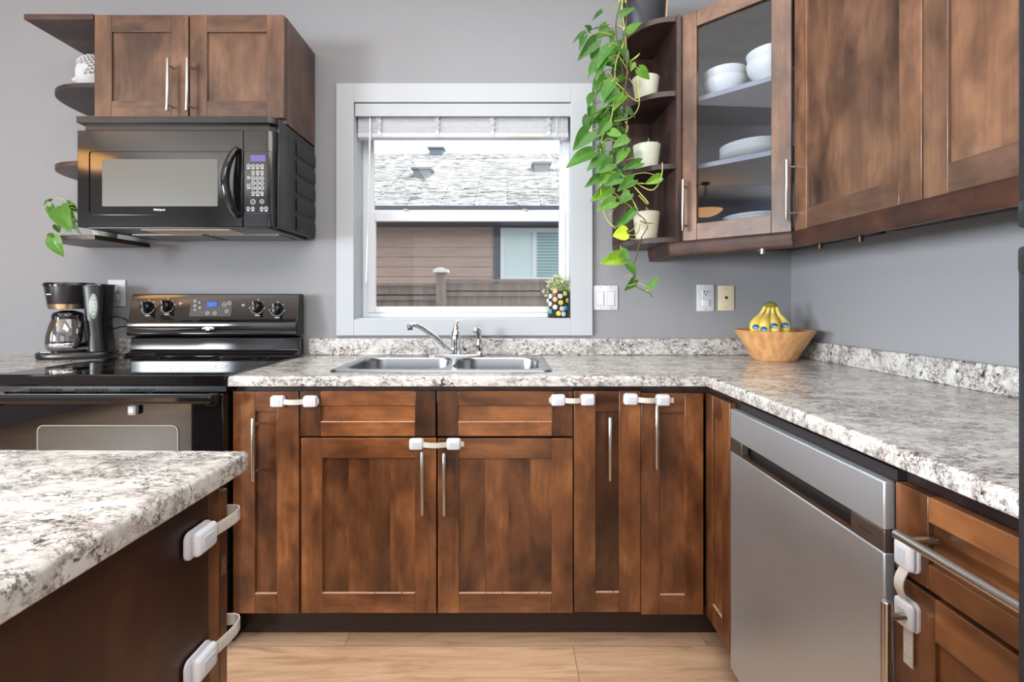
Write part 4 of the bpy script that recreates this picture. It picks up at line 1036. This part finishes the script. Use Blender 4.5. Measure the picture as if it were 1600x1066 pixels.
bm = nb(); prism(bm, [(cx - .115, cy - .05), (cx - .04, cy - .062), (cx - .055, cy - .02), (cx - .115, cy + .0)], ZT + .0305, ZT + .033); obj('switch_panel', bm, 'steel', ba)
bm = nb(); lathe(bm, [(0, .036), (.06, .036), (.063, .033), (.063, .030)], (cx - .047, cy, ZT), 32); obj('warming_plate', bm, 'black_gloss', ba)
bm = nb(); loft(bm, [(ell(.080, 0, .036, .050, e=3.6), ZT + .028), (ell(.076, 0, .033, .050, e=3.6), ZT + .10), (ell(.070, 0, .034, .050, e=3.6), ZT + .15), (ell(.066, 0, .046, .052, e=3.6), ZT + .30), (ell(.066, 0, .047, .053, e=3.6), ZT + .312)])
tw = obj('tower', bm, 'black_satin', c, ang=50)
bm = nb(); loft(bm, [(ell(.066, 0, .049, .055, e=3.6), ZT + .312), (ell(.066, 0, .048, .054, e=3.6), ZT + .318)]); obj('tower_lid', bm, 'black_gloss', tw)
m2 = face_mtx((cx + .076, cy - .0515, ZT + .225), (1, 0, 0), (0, -1, 0)); bm = nb()
lathe(bm, [(0, .004), (.050, .003), (.058, -.004)], (0, 0, 0), 28, mtx=m2 @ Matrix.Scale(.30, 4, (1, 0, 0))); rs_ = obj('water_gauge', bm, 'reservoir', tw, ang=60)
bm = nb()
for k in range(5): lathe(bm, [(0, .0052), (.0032, .005), (.0032, .002)], (0, 0, 0), 10, mtx=m2 @ Matrix.Translation((.004, -.034 + .017 * k, 0)))
obj('gauge_mark', bm, 'print_white', rs_)
bm = nb(); loft(bm, [(ell(-.044, 0, .066, .056), ZT + .212), (ell(-.044, 0, .072, .060), ZT + .234), (ell(-.040, 0, .088, .066), ZT + .308)])
bk = obj('filter_basket', bm, 'black_satin', c, ang=50)
bm = nb(); loft(bm, [(ell(-.044, 0, .0685, .058), ZT + .213), (ell(-.044, 0, .0745, .062), ZT + .233)]); obj('band', bm, 'copper_band', bk, ang=50)
bm = nb(); loft(bm, [(ell(-.040, 0, .091, .068), ZT + .308), (ell(-.040, 0, .092, .069), ZT + .316), (ell(-.040, 0, .088, .066), ZT + .324)]); obj('lid', bm, 'black_gloss', bk, ang=50)
bm = nb(); box(bm, -.013, .013, -.002, .002, 0, .0012, 0, 0, face_mtx((cx - .0815, cy - .0562, ZT + .274), (.91, -.415, 0), (-.415, -.91, 0))); obj('lettering', bm, 'print_white', bk)
car = (cx - .047, cy, ZT)
bm = nb(); lathe(bm, [(.0, .038), (.062, .038), (.070, .046), (.073, .066), (.071, .10), (.062, .14), (.053, .168), (.049, .178), (.0475, .178), (.0515, .168), (.0605, .14), (.0695, .10), (.0715, .066), (.068, .048), (.0, .040)], car, 40)
cg = obj('carafe', bm, 'carafe_glass', c, ang=60, label='clear glass carafe')
bm = nb(); lathe(bm, [(.0715, .050), (.0745, .056), (.0745, .064), (.0735, .068)], car, 40); obj('bottom_band', bm, 'chrome', cg)
bm = nb(); lathe(bm, [(0, .206), (.02, .206), (.048, .196), (.053, .182), (.053, .170), (.05, .170)], car, 32); obj('carafe_lid', bm, 'black_gloss', cg, ang=50)
bm = nb(); hx = cx - .047
tube(bm, [(hx + .045, cy - .028, ZT + .178), (hx + .066, cy - .048, ZT + .176), (hx + .080, cy - .062, ZT + .155), (hx + .080, cy - .066, ZT + .10), (hx + .070, cy - .058, ZT + .060), (hx + .052, cy - .046, ZT + .052)], [.011, .013, .013, .012, .011, .009], 12); obj('carafe_handle', bm, 'black_gloss', cg, ang=60)
for lab, pts in (('upper thin black power cord running from coffee maker behind the range', [at(166, 497, 2.09), at(180, 495, 2.10), at(192, 497, 2.115), at(206, 505, 2.135)]), ('lower thin black power cord running from coffee maker behind the range', [at(160, 517, 2.09), at(174, 515, 2.10), at(188, 511, 2.115), at(206, 509, 2.135)])):
    bm = nb(); tube(bm, pts, .0032, 8); tag(obj('power_cord', bm, 'cord'), lab, 'cord')

# ---------------------------------------------------------------- leaves
def leaf(bm, base, tip, width, nrm, tone, droop=.12, fold=.25, nu=9, nv=4):
    base, tip = Vector(base), Vector(tip); d = tip - base; L = d.length; d.normalize()
    n = Vector(nrm); n = (n - d * n.dot(d)).normalized(); s = d.cross(n)
    rows = []
    for i in range(nu + 1):
        u = i / nu; wv = (math.sin(PI * min(1, u * .96 + .03) ** .62)) ** .9 * (1 - .25 * u)
        if u == 1: wv = 0.0
        r = []
        for j in range(-nv, nv + 1):
            v = j / nv; a = abs(v)
            lx = L * (u - .16 * a ** 2 * (1 - u) ** 2 * 1.1)
            lz = -droop * L * u * u + fold * width * .5 * wv * a + .035 * L * math.sin(PI * u) + .012 * L * math.sin(9 * u + 3 * v)
            r.append(bm.verts.new(base + d * lx + s * (v * width * .5 * wv) + n * lz))
        rows.append(r)
    fs = []
    for a, b in zip(rows, rows[1:]):
        for j in range(2 * nv):
            fs.append(bm.faces.new((a[j], a[j + 1], b[j + 1], b[j])))
    setf(bm, fs, 0, tone)
def smooth(pts, n=6):
    pts = [Vector(p) for p in pts]; out = []
    for i in range(len(pts) - 1):
        p0, p1, p2, p3 = pts[max(i - 1, 0)], pts[i], pts[i + 1], pts[min(i + 2, len(pts) - 1)]
        for k in range(n):
            t = k / n; out.append(.5 * ((2 * p1) + (p2 - p0) * t + (2 * p0 - 5 * p1 + 4 * p2 - p3) * t * t + (3 * p1 - p0 - 3 * p2 + p3) * t ** 3))
    return out + [pts[-1]]
# ---------------------------------------------------------------- trailing pothos
rnd = random.Random(11)
pot = thing('trailing_pothos', 'trailing pothos in a black pot on the top open shelf, vines hanging beside the window', 'plant', (.588, 2.02, 2.283))
bm = nb(); lathe(bm, [(0, 2.284), (.084, 2.284), (.088, 2.29), (.096, 2.44), (.098, 2.445), (.092, 2.445), (.088, 2.43), (0, 2.43)], (.588, 2.02, 0), 36); pb = obj('pot', bm, 'pot_black', pot, ang=40)
bm = nb(); lathe(bm, [(0, 2.435), (.088, 2.432), (.088, 2.425)], (.588, 2.02, 0), 24); obj('soil', bm, 'soil', pb)
bm = nb(); a_ = math.radians(-38); tube(bm, [(.588 + r_ * math.cos(a_), 2.02 + r_ * math.sin(a_), z_) for r_, z_ in ((.088, 2.285), (.093, 2.34), (.099, 2.44))], .004, 8); obj('rope', bm, 'rope', pb)
LV = [  # base px, tip px, width px, tone
 (968,24,994,11,12,.25),(980,52,1004,32,15,.55),(940,17,925,33,7,.05),(922,48,914,39,11,.15),(914,51,894,66,8,.15),(913,57,905,79,11,.12),(950,50,924,62,13,.25),(932,63,902,95,20,.18),
 (951,74,931,110,17,.25),(930,78,925,100,13,.3),(952,70,972,86,20,.28),(934,95,917,122,15,.2),(944,92,930,128,16,.32),(998,108,1016,124,17,.5),(944,125,928,152,20,.3),(956,128,938,162,20,.32),(966,144,942,163,18,.35),(952,140,972,155,18,.8),
 (975,150,958,172,16,.6),(927,147,918,166,16,.18),(919,182,912,204,14,.15),(923,166,922,202,15,.42),(912,248,913,249,2,.1),(950,190,933,211,18,.32),(921,206,895,235,27,.22),(926,239,883,261,28,.42),(947,243,916,268,22,.3),(956,255,932,270,20,.35),(940,224,943,243,11,.12),
 (979,217,957,230,17,.4),(953,206,975,214,14,.5),(1001,254,971,266,15,.35),(976,238,962,258,16,.5),(937,277,914,292,15,.18),(955,268,933,288,20,.75),(968,278,944,290,18,.35),(953,294,922,315,20,.68),(961,315,931,329,20,.42),(990,281,964,298,20,.45),(984,303,966,320,18,.32),(1031,277,1007,288,15,.6),
 (991,330,968,354,14,.28),(980,338,967,356,14,.4),(975,343,959,356,12,.22),(979,364,957,369,24,.98),(971,402,938,411,24,.80),(970,391,984,408,15,.28),(981,413,994,431,18,.32),(992,437,975,455,14,.28),(1014,450,1030,431,13,.4),(940,116,925,140,14,.25),(988,98,985,112,12,.5)]
bm = nb(); bv = nb()
for bx_, by_, tx, ty, wd, tone in LV:
    if wd < 4: continue
    Y = 1.80 + rnd.uniform(-.05, .05) + (0.03 if bx_ < 930 else 0); s_ = Y / FPX
    leaf(bm, at(bx_, by_, Y), at(tx, ty, Y + rnd.uniform(-.035, .02)), wd * s_ * 1.12, (rnd.uniform(-.5, .5), -1, rnd.uniform(-.1, .6)), tone * .9 + rnd.uniform(-.05, .05), rnd.uniform(-.02, .12), rnd.uniform(.15, .45))
    tube(bv, smooth([at(bx_, by_, Y), at(bx_ + (968 - bx_) * .35, by_ - 7, Y + .01), at(bx_ + (970 - bx_) * .75, by_ - 3, Y + .02)], 4), .0013, 6, 0 if rnd.random() < .6 else 1)
for k in range(46):     # the dense inner foliage
    py = rnd.choice([rnd.uniform(30, 290), rnd.uniform(60, 250)]); px = 958 + rnd.uniform(-24, 22) + (4 if py > 230 else 0); Y = 1.86 + rnd.uniform(-.04, .07); s_ = Y / FPX
    a = rnd.uniform(.15 * PI, .95 * PI); ln = rnd.uniform(17, 30)
    leaf(bm, at(px, py, Y), at(px + ln * math.cos(a), py + ln * math.sin(a) * .9, Y + rnd.uniform(-.03, .03)), ln * rnd.uniform(.5, .7) * s_, (rnd.uniform(-.9, .9), -1, rnd.uniform(-.2, .8)), rnd.uniform(.02, .42), rnd.uniform(0, .2), rnd.uniform(.2, .5))
obj('leaves', bm, 'pothos_leaf', pot, ang=60)
VN = [[(990, -6), (976, -9), (968, 10), (962, 45), (970, 90), (974, 130), (968, 170), (966, 205), (972, 240), (977, 262), (980, 300), (976, 335)],
 [(992, -6), (974, -12), (972, 14), (976, 60), (962, 100), (960, 150), (954, 190), (941, 215), (939, 260), (940, 310), (948, 342), (962, 357)],
 [(990, -8), (980, -10), (979, 30), (975, 70), (980, 110), (976, 150), (980, 185), (976, 215)],
 [(961, 40), (972, 42), (977, 55), (978, 78), (974, 95)], [(958, 85), (967, 88), (975, 100), (981, 115), (969, 128), (957, 124), (944, 118)],
 [(938, 132), (946, 126), (960, 128), (974, 140), (985, 152), (998, 158), (998, 145), (996, 120)], [(982, 122), (992, 136), (999, 160), (992, 178), (980, 186), (960, 189)], [(978, 95), (984, 96), (997, 86), (999, 84), (994, 90), (984, 96)],
 [(977, 190), (981, 200), (976, 214), (981, 216), (979, 226)], [(960, 259), (975, 276), (990, 285), (1007, 287)], [(976, 275), (1000, 290), (1016, 297), (1026, 292), (1034, 274), (1035, 254)],
 [(988, 288), (1000, 302), (1012, 316), (1010, 318), (998, 305)], [(956, 298), (970, 310), (985, 323), (996, 334), (1008, 343), (1012, 352)], [(980, 303), (988, 312), (996, 328)],
 [(996, 334), (1004, 340), (1010, 348), (1020, 349)], [(1000, 345), (1012, 353), (1003, 370), (998, 386), (994, 404), (990, 415), (990, 430), (992, 445), (998, 450), (1008, 455), (1016, 459), (1018, 465)],
 [(1000, 374), (985, 373), (976, 367)], [(990, 415), (984, 417), (977, 413)], [(1000, 350), (997, 362), (988, 368), (980, 364)], [(994, 348), (990, 358), (982, 362)], [(961, 316), (960, 326), (952, 336)], [(1008, 455), (1016, 453), (1014, 449)]]
for k, v in enumerate(VN):
    Y0 = 1.86 - .02 * (k % 3); Y1 = Y0 - (.06 if k > 8 else .02)
    tube(bv, smooth([at(x, y, (1.95 if y < -4 and k < 4 else Y0 + (Y1 - Y0) * i / len(v))) for i, (x, y) in enumerate(v)], 5), .0027 if k < 4 else .0021, 8, 1 if k in (0, 2, 14, 15) else 0)
for k in range(3): tube(bv, smooth([(.540 - .01 * k, 2.0, 2.433), (.50, 1.97 - .02 * k, 2.465), (.455 + .012 * k, 1.93, 2.44), at(968 + 5 * k, 4, 1.86)], 6), .0027, 8, 0)
obj('vines', bv, ['vine_light', 'vine_dark'], pot, ang=60)

# small pothos on the lower left shelf
pot = thing('potted_pothos', 'small green pothos spilling over the lowest shelf left of the microwave', 'plant', (-1.735, 2.03, 1.424))
bm = nb(); lathe(bm, [(0, 1.4245), (.038, 1.4245), (.048, 1.50), (.048, 1.503), (.044, 1.503), (.043, 1.495), (0, 1.495)], (-1.735, 2.03, 0), 28); pb = obj('pot', bm, 'pot_sage', pot, ang=40)
bm = nb(); lathe(bm, [(0, 1.498), (.043, 1.496), (.043, 1.49)], (-1.735, 2.03, 0), 20); obj('soil', bm, 'soil', pb)
bm = nb(); bv = nb()
for bx_, by_, tx, ty, wd, tone in ((78,313,67,321,11,.28),(79,323,88,343,14,.35),(93,328,108,361,27,.38),(86,326,95,347,17,.3),(104,322,116,318,11,.45),(103,318,122,330,14,.2),(89,352,92,365,10,.22),(86,368,76,378,15,.4),(84,372,97,402,23,.42),(86,382,80,387,10,.35),(112,344,124,366,11,.3),(108,330,120,350,14,.25),(80,314,77,310,6,.1),(96,322,106,334,16,.18)):
    Y = 1.86 + rnd.uniform(-.03, .03) + (.05 if bx_ > 100 else 0); s_ = Y / FPX
    leaf(bm, at(bx_, by_, Y), at(tx, ty, Y + rnd.uniform(-.03, .02)), wd * s_ * 1.15, (rnd.uniform(-.4, .4), -1, rnd.uniform(0, .7)), tone)
obj('leaves', bm, 'pothos_leaf', pot, ang=60)
for v in ([(118, 326), (108, 327), (98, 332), (90, 335), (83, 330), (78, 314)], [(114, 330), (106, 325), (106, 318), (100, 312), (92, 310), (86, 312)], [(116, 345), (106, 358), (96, 366), (88, 370), (84, 375)], [(92, 344), (89, 350), (90, 356)], [(86, 372), (90, 378), (86, 384)]):
    tube(bv, smooth([(-1.735, 2.03, 1.497)] * (1 if v[0][0] > 110 else 0) + [at(x, y, 1.89) for x, y in v], 5), .0018, 7)
obj('vines', bv, ['vine_light'], pot, ang=60)

# pots on the open shelves
def shelf_pot(label, px, z0, rt, rb_, h, m, spikes):
    X = (px - VX) * 1.945 / FPX
    t = thing('potted_succulent', label, 'plant', (X, 1.945, z0), 'potted plants on the open shelves'); bm = nb()
    lathe(bm, [(0, z0), (rb_, z0), (rb_ + .001, z0 + .004), (rt, z0 + h), (rt - .003, z0 + h + .001), (rt - .005, z0 + h - .012), (0, z0 + h - .012)], (X, 1.945, 0), 32); p_ = obj('pot', bm, m, t, ang=40)
    bm = nb(); lathe(bm, [(0, z0 + h - .008), (rt - .005, z0 + h - .009), (rt - .006, z0 + h - .011)], (X, 1.945, 0), 24); obj('soil', bm, 'soil', p_)
    bm = nb()
    for dx, dy, dh, wd in spikes: leaf(bm, (X + dx * .3, 1.945 + dy * .3, z0 + h - .01), (X + dx, 1.945 + dy, z0 + h + dh), wd, (0, -1, .1), .4, -.05, .5)
    obj('leaves', bm, 'succulent', t, ang=60)
shelf_pot('pale sage pot on the second open shelf, half hidden by hanging leaves', 1009, 1.9895, .0545, .042, .088, 'pot_sage', [(.0, 0, .01, .014), (-.02, .01, .012, .014)])
shelf_pot('pale sage pot on the third open shelf with one spiky leaf', 1010.5, 1.7025, .0560, .0430, .098, 'pot_sage', [(.004, -.01, .032, .016), (.045, -.01, .018, .014), (-.012, .02, .012, .012)])
shelf_pot('cream pot on the lowest open shelf behind a bare trailing vine', 1010, 1.4125, .0540, .0420, .112, 'pot_cream', [(-.004, -.01, .026, .018), (.006, 0, .022, .016), (.02, .01, .01, .012)])

# ---------------------------------------------------------------- plaster head on the left shelf
hc = Vector((-1.748, 1.99, 2.116))
t = thing('head_sculpture', 'white plaster head sculpture with curled hair, facing left on the end shelf', 'sculpture', (hc.x, hc.y, 2.030))
bm = nb(); bmesh.ops.create_uvsphere(bm, u_segments=48, v_segments=40, radius=1.0)
def g(x, s): return math.exp(-(x / s) ** 2)
for v in bm.verts:
    p = v.co.copy(); f = -p.x           # the face looks towards -X
    r = Vector((p.x * .066, p.y * .053, p.z * .078))
    if p.z < 0: r.x = r.x * (1 - .12 * p.z * p.z) + (-.008 * (-p.z)); r.y *= 1 - .30 * p.z * p.z
    if f > 0:
        yy = p.y * 1.0; zz = p.z
        r.x -= f * (.026 * g(yy, .15) * g(zz + .26, .15) + .010 * g(yy, .10) * g(zz + .12, .2))        # nose
        r.x -= f * .006 * g(zz - .12, .10) * g(abs(yy) - .25, .25)                                   # brow
        r.x += f * .008 * g(zz + .06, .10) * g(abs(yy) - .34, .16)                                   # eye sockets
        r.x -= f * .006 * g(zz + .60, .07) * g(yy, .25)                                              # lips
        r.x -= f * .008 * g(zz + .86, .16) * g(yy, .35)                                              # chin
    v.co = hc + r
setf(bm, bm.faces, 0)
lathe(bm, [(0, 2.030), (.046, 2.030), (.046, 2.036), (.034, 2.042), (.031, 2.075), (.02, 2.08)], (hc.x + .012, hc.y, 0), 24)
hd = obj('head', bm, 'plaster', t, ang=80)
bm = nb()
for k in range(190):
    zz = 1 - 1.15 * (k + .5) / 190; a = k * 2.39996; rr = math.sqrt(max(0, 1 - zz * zz)); x, y = rr * math.cos(a), rr * math.sin(a)
    if -x > .45 and zz < .52: continue
    if zz < .30 and -x > -.15: continue
    q = hc + Vector((x * .069, y * .056, zz * .080)); lathe(bm, [(0, -.005), (.0045, -.0035), (.0062, 0), (.0045, .0035), (0, .005)], q, 8)
obj('hair', bm, 'plaster', t, ang=80)
bm = nb()
for s in (-1, 1): lathe(bm, [(0, -.004), (.007, -.002), (.009, .002), (.004, .005), (0, .005)], hc + Vector((.004, s * .054, -.012)), 12, axis='y')
obj('ear', bm, 'plaster', hd, ang=80)

# ---------------------------------------------------------------- crockery behind the glass
def copy_to(o, loc, label):
    n_ = o.copy(); COL.objects.link(n_); n_.location = loc; n_['label'] = label
    for ch in o.children:
        k_ = ch.copy(); COL.objects.link(k_); k_.parent = n_
    return n_
bm = nb(); lathe(bm, [(0, .0), (.042, .0), (.044, .004), (.060, .016), (.076, .040), (.081, .062), (.0815, .066), (.078, .066), (.072, .040), (.055, .018), (0, .010)], (0, 0, 0), 48)
BZ = 1.9762
b0 = tag(obj('bowl', bm, 'ceramic', loc=(0, 0, 0), ang=40), 'white bowl at the bottom of the left stack behind the glass door', 'bowl', 'white bowls behind the glass door'); b0.location = (.875, 1.895, BZ)
copy_to(b0, (.875, 1.895, BZ + .036), 'white bowl on top of the left stack behind the glass door')
copy_to(b0, (.975, 1.745, BZ), 'white bowl at the bottom of the right stack behind the glass door')
copy_to(b0, (.975, 1.745, BZ + .036), 'white bowl on top of the right stack behind the glass door')
bm = nb(); lathe(bm, [(0, .0), (.070, .0), (.072, .003), (.092, .007), (.118, .017), (.120, .019), (.117, .0205), (.090, .010), (.068, .006), (0, .006)], (0, 0, 0), 56)
p0 = tag(obj('plate', bm, 'ceramic', loc=(0, 0, 0), ang=40), 'white plate at the bottom of the stack on the middle glass cabinet shelf', 'plate', 'white plates behind the glass door'); p0.location = (.950, 1.818, 1.7062)
for k, nm in enumerate(('white plate second from the bottom on the middle glass cabinet shelf', 'white plate third from the bottom on the middle glass cabinet shelf', 'white plate topmost of the stack on the middle glass cabinet shelf')):
    copy_to(p0, (.950, 1.818, 1.7062 + .0105 * (k + 1)), nm)
for k, nm in enumerate(('white plate lowest of the stack on the glass cabinet floor', 'white plate second from the bottom on the glass cabinet floor', 'white plate third from the bottom on the glass cabinet floor', 'white plate fourth from the bottom on the glass cabinet floor', 'white plate topmost of the stack on the glass cabinet floor')):
    copy_to(p0, (.962, 1.815, 1.4102 + .0140 * k), nm)

# ---------------------------------------------------------------- fruit bowl and bananas
fb = Vector((1.112, 1.966, ZT))
bm = nb(); lathe(bm, [(0, .0), (.078, .0), (.082, .003), (.149, .120), (.1515, .124), (.147, .126), (.143, .121), (.078, .012), (0, .010)], fb, 56)
tag(obj('fruit_bowl', bm, 'bamboo', ang=40), 'pale bamboo bowl holding bananas in the worktop corner', 'bowl')
t = thing('banana_bunch', 'bunch of yellow bananas with blue stickers standing in the bamboo bowl', 'bananas', fb + Vector((0, 0, .012)))
crown = at(1203, 480, 1.955)
bm = nb(); tube(bm, [crown + Vector((-.018, 0, .004)), crown + Vector((0, -.004, .010)), crown + Vector((.020, 0, .004))], [.012, .015, .012], 10); obj('crown', bm, 'banana_tip', t, ang=60)
def banana(base_px, mid_px, end_dx, Yf, sx_, sy_):
    p0 = crown + Vector(((base_px - 1203) * .0025, -.006, 0)); p1 = at(base_px + (mid_px - base_px) * .45, 494, 1.945); p2 = at(mid_px, 512, Yf); p3 = Vector((fb.x + (p2.x - fb.x) * .62, 1.966 + (Yf - 1.966) * .66, .985)); p4 = Vector((fb.x + (p2.x - fb.x) * .40, 1.966 + (Yf - 1.966) * .4, .952))
    pts = smooth([p0, p1, p2, p3, p4], 7); n = len(pts); rs = []
    for i in range(n):
        u = i / (n - 1); rs.append(.0075 + .0145 * min(1, max(0, (u - .20) / .24)) ** .8 if u < .7 else .022 - .015 * ((u - .7) / .3) ** 2)
    bm = nb(); tube(bm, pts, rs, 10); b = obj('banana', bm, 'banana', t, ang=80)
    q = at(sx_, sy_, Yf - .0228); mm = face_mtx(q, (1, 0, 0), (0, -1, 0)) @ Matrix.Rotation(end_dx * 4, 4, 'Z')
    bm = nb(); lathe(bm, [(0, .0016), (.0115, .0008), (.0145, -.004)], (0, 0, 0), 20, 0, mtx=mm @ Matrix.Scale(.72, 4, (0, 1, 0)))
    lathe(bm, [(0, .0024), (.0095, .0014), (.0105, -.001)], (0, -.0085, 0), 16, 1, mtx=mm @ Matrix.Scale(.46, 4, (0, 1, 0)))
    obj('sticker', bm, ['sticker_blue', 'sticker_sky', 'sticker_yellow'], b, ang=60, label='small blue oval sticker')
banana(1194, 1180, -.015, 1.925, 1181.5, 511); banana(1200, 1194.5, -.004, 1.905, 1194, 514.5); banana(1206, 1210, .006, 1.905, 1210, 509); banana(1212, 1226, .018, 1.925, 1227, 508)

# ---------------------------------------------------------------- planter on the window sill
wc = Vector((.236, 2.207, 1.0825))
t = thing('window_planter', 'small jar planter covered in coloured bottle caps on the window sill', 'plant', wc)
bm = nb(); lathe(bm, [(0, 0), (.044, 0), (.047, .004), (.050, .122), (.046, .122), (.044, .11), (0, .11)], wc, 36); pj = obj('jar', bm, 'jar_brown', t, ang=40)
bm = None; capm = ['cap_orange', 'cap_grey', 'cap_lime', 'cap_blue', 'cap_grey']
CP = [(865, 455, 0), (881, 459, 2), (858, 463, 1), (873, 463, 1), (865, 468, 0), (885, 469.5, 2), (874, 473, 2), (858, 475, 1), (865, 480, 1), (876, 482.5, 4), (882, 481.5, 3), (858, 487, 3), (870.5, 490, 2), (878.5, 491, 4), (853.5, 470, 1), (853.5, 483, 0)]
for px, py, ci in CP:
    z = CAMZ - (py - VY) * 2.16 / FPX; rr = .0472 + .003 * (z - wc.z) / .12; dx = max(-.97, min(.97, ((px - 871) * 2.17 / FPX) / rr)); a = math.asin(dx)
    n_ = Vector((math.sin(a), -math.cos(a), 0)); mm = face_mtx(Vector((wc.x, wc.y, z)) + n_ * (rr - .001), (math.cos(a), math.sin(a), 0), n_); bm = nb()
    lathe(bm, [(0, .004), (.0095, .004), (.0115, .002), (.0115, -.002)], (0, 0, 0), 18, mtx=mm); lathe(bm, [(.0055, .0042), (.0062, .0048), (.0070, .0042)], (0, 0, 0), 14, mtx=mm); obj('bottle_cap', bm, capm[ci], pj)
bm = nb(); bf = nb()
for k in range(300):
    a = rnd.uniform(0, 2 * PI); r_ = rnd.uniform(.0, .050) ; h = rnd.uniform(.0, .085) * (1 - r_ / .10); dx, dy = r_ * 1.3 * math.cos(a), r_ * math.sin(a) * .85
    if rnd.random() < .10: dx, h = dx * 1.25 - .018, -rnd.uniform(0, .03)
    p = Vector((wc.x + dx, min(2.252, wc.y + dy - (.012 if h < 0 else 0)), wc.z + .118 + h)); d_ = Vector((rnd.uniform(-1, 1), rnd.uniform(-1, .4), rnd.uniform(-.2, 1))).normalized() * rnd.uniform(.010, .022)
    leaf(bm, p, p + d_, .0085, (rnd.uniform(-.6, .6), -1, .5), rnd.uniform(.0, 1.0), .1, .3, 4, 1)
for k in range(26): p = Vector((wc.x + rnd.uniform(-.045, .052), wc.y + rnd.uniform(-.045, .02), wc.z + .118 + rnd.uniform(.02, .075))); lathe(bf, [(0, -.003), (.0035, 0), (0, .003)], p, 7)
for k in range(14): a = rnd.uniform(0, 2 * PI); tube(bf, [wc + Vector((.02 * math.cos(a), .02 * math.sin(a), .11)), wc + Vector((.04 * math.cos(a), .03 * math.sin(a) - .005, .165))], .0009, 5, 1)
fo = obj('foliage', bm, 'herb', t, ang=60); obj('blossom', bf, ['flower_white', 'vine_light'], t)

# ---------------------------------------------------------------- window blind
t = thing('window_blind', 'raised white venetian blind at the top of the kitchen window', 'blind', (-.2, 2.19, 1.92))
bm = nb(); box(bm, WX0 + .010, WX1 - .010, 2.146, 2.154, 2.004, 2.062, bev=.001, seg=1); va_ = obj('valance', bm, 'white_paint', t)
bm = nb(); box(bm, WX0 + .011, WX1 - .011, 2.162, 2.205, 2.018, 2.056); obj('head_rail', bm, 'white_paint', t, bevel=.002)
bm = nb()
for k in range(13): box(bm, WX0 + .016, WX1 - .028, 2.168, 2.212, 1.937 + k * .0062, 1.9405 + k * .0062)
obj('slats', bm, 'slat_white', t)
bm = nb(); box(bm, WX0 + .014, WX1 - .026, 2.166, 2.214, 1.915, 1.935, bev=.003); br_ = obj('bottom_rail', bm, 'slat_white', t)
simple('pale_label', rgb(206, 202, 192), 0.5)
a, b = at(794, 213.5, 2.164), at(849, 209.5, 2.164)
bm = nb(); box(bm, a.x, b.x, 2.1652, 2.1662, a.z, b.z); lb = obj('label_strip', bm, 'pale_label', br_)
for px in (592, 683, 769, 857):
    bm = nb(); x = at(px, 200, 2.16).x
    for q in range(4):
        pts = [(x + .014 * math.sin(1.7 * k + q * 1.3) * (1 - .4 * (k % 2)), 2.160 - .003 * (q % 2), 2.008 - .0075 * k - .002 * q) for k in range(9)]
        tube(bm, smooth(pts, 4), .0011, 5)
    box(bm, x - .008, x + .008, 2.1625, 2.1645, 1.922, 2.0); obj('ladder_cord', bm, 'lace', t, ang=60)
bm = nb(); tube(bm, [at(578.5, 186, 2.158), at(576.5, 310, 2.155), at(572.5, 440, 2.152)], .0042, 10); tube(bm, [at(578.5, 189, 2.158), at(578.7, 180, 2.165)], .0025, 8); obj('tilt_wand', bm, 'vinyl', t, ang=60)
for q, (xa, xb, y1) in enumerate(((874, 867, 262), (879, 879, 300), (869, 872, 240))):
    bm = nb(); tube(bm, smooth([at(xa, 180, 2.158), at((xa + xb) / 2 - 1, 200, 2.156), at(xb, 230, 2.158), at(xb + 1, y1, 2.16)], 5), .0012, 6); lathe(bm, [(0, .012), (.003, .010), (.005, 0), (0, -.001)], at(xb + 1, y1 + 3, 2.16), 10); obj('pull_cord', bm, 'cord_white', t, ang=60)

# ---------------------------------------------------------------- pendant lamp of the dining corner (behind the view; seen in the glass)
pl_ = Vector((-3.60, -.46, 2.30))
t = thing('pendant_lamp', 'lit amber glass bowl pendant lamp, seen reflected in the glass door', 'lamp', pl_)
bm = nb(); lathe(bm, [(0, 0), (.08, .008), (.16, .04), (.21, .09), (.213, .095), (.20, .092), (.15, .048), (.07, .018), (0, .01)], pl_, 40); obj('lamp_bowl', bm, 'lamp_bowl', t, ang=60)
bm = nb()
for k in range(3):
    a = 2 * PI * k / 3 + .4; tube(bm, [pl_ + Vector((.205 * math.cos(a), .205 * math.sin(a), .09)), pl_ + Vector((.02 * math.cos(a), .02 * math.sin(a), .30))], .004, 8)
obj('chain', bm, 'bronze', t)
bm = nb(); tube(bm, [pl_ + Vector((0, 0, .29)), pl_ + Vector((0, 0, ZC - pl_.z - .001))], .008, 10); lathe(bm, [(0, 0), (.03, .002), (.035, .02), (.0, .03)], pl_ + Vector((0, 0, .29)), 16); lathe(bm, [(.0, -.03), (.05, -.025), (.06, -.001), (0, -.001)], (pl_.x, pl_.y, ZC), 20); obj('stem', bm, 'bronze', t)
lamp('pendant_bulb', 'POINT', pl_ + Vector((0, 0, .06)), (0, 0, 0), 8, (1.0, .72, .42), shadow_soft_size=.03)
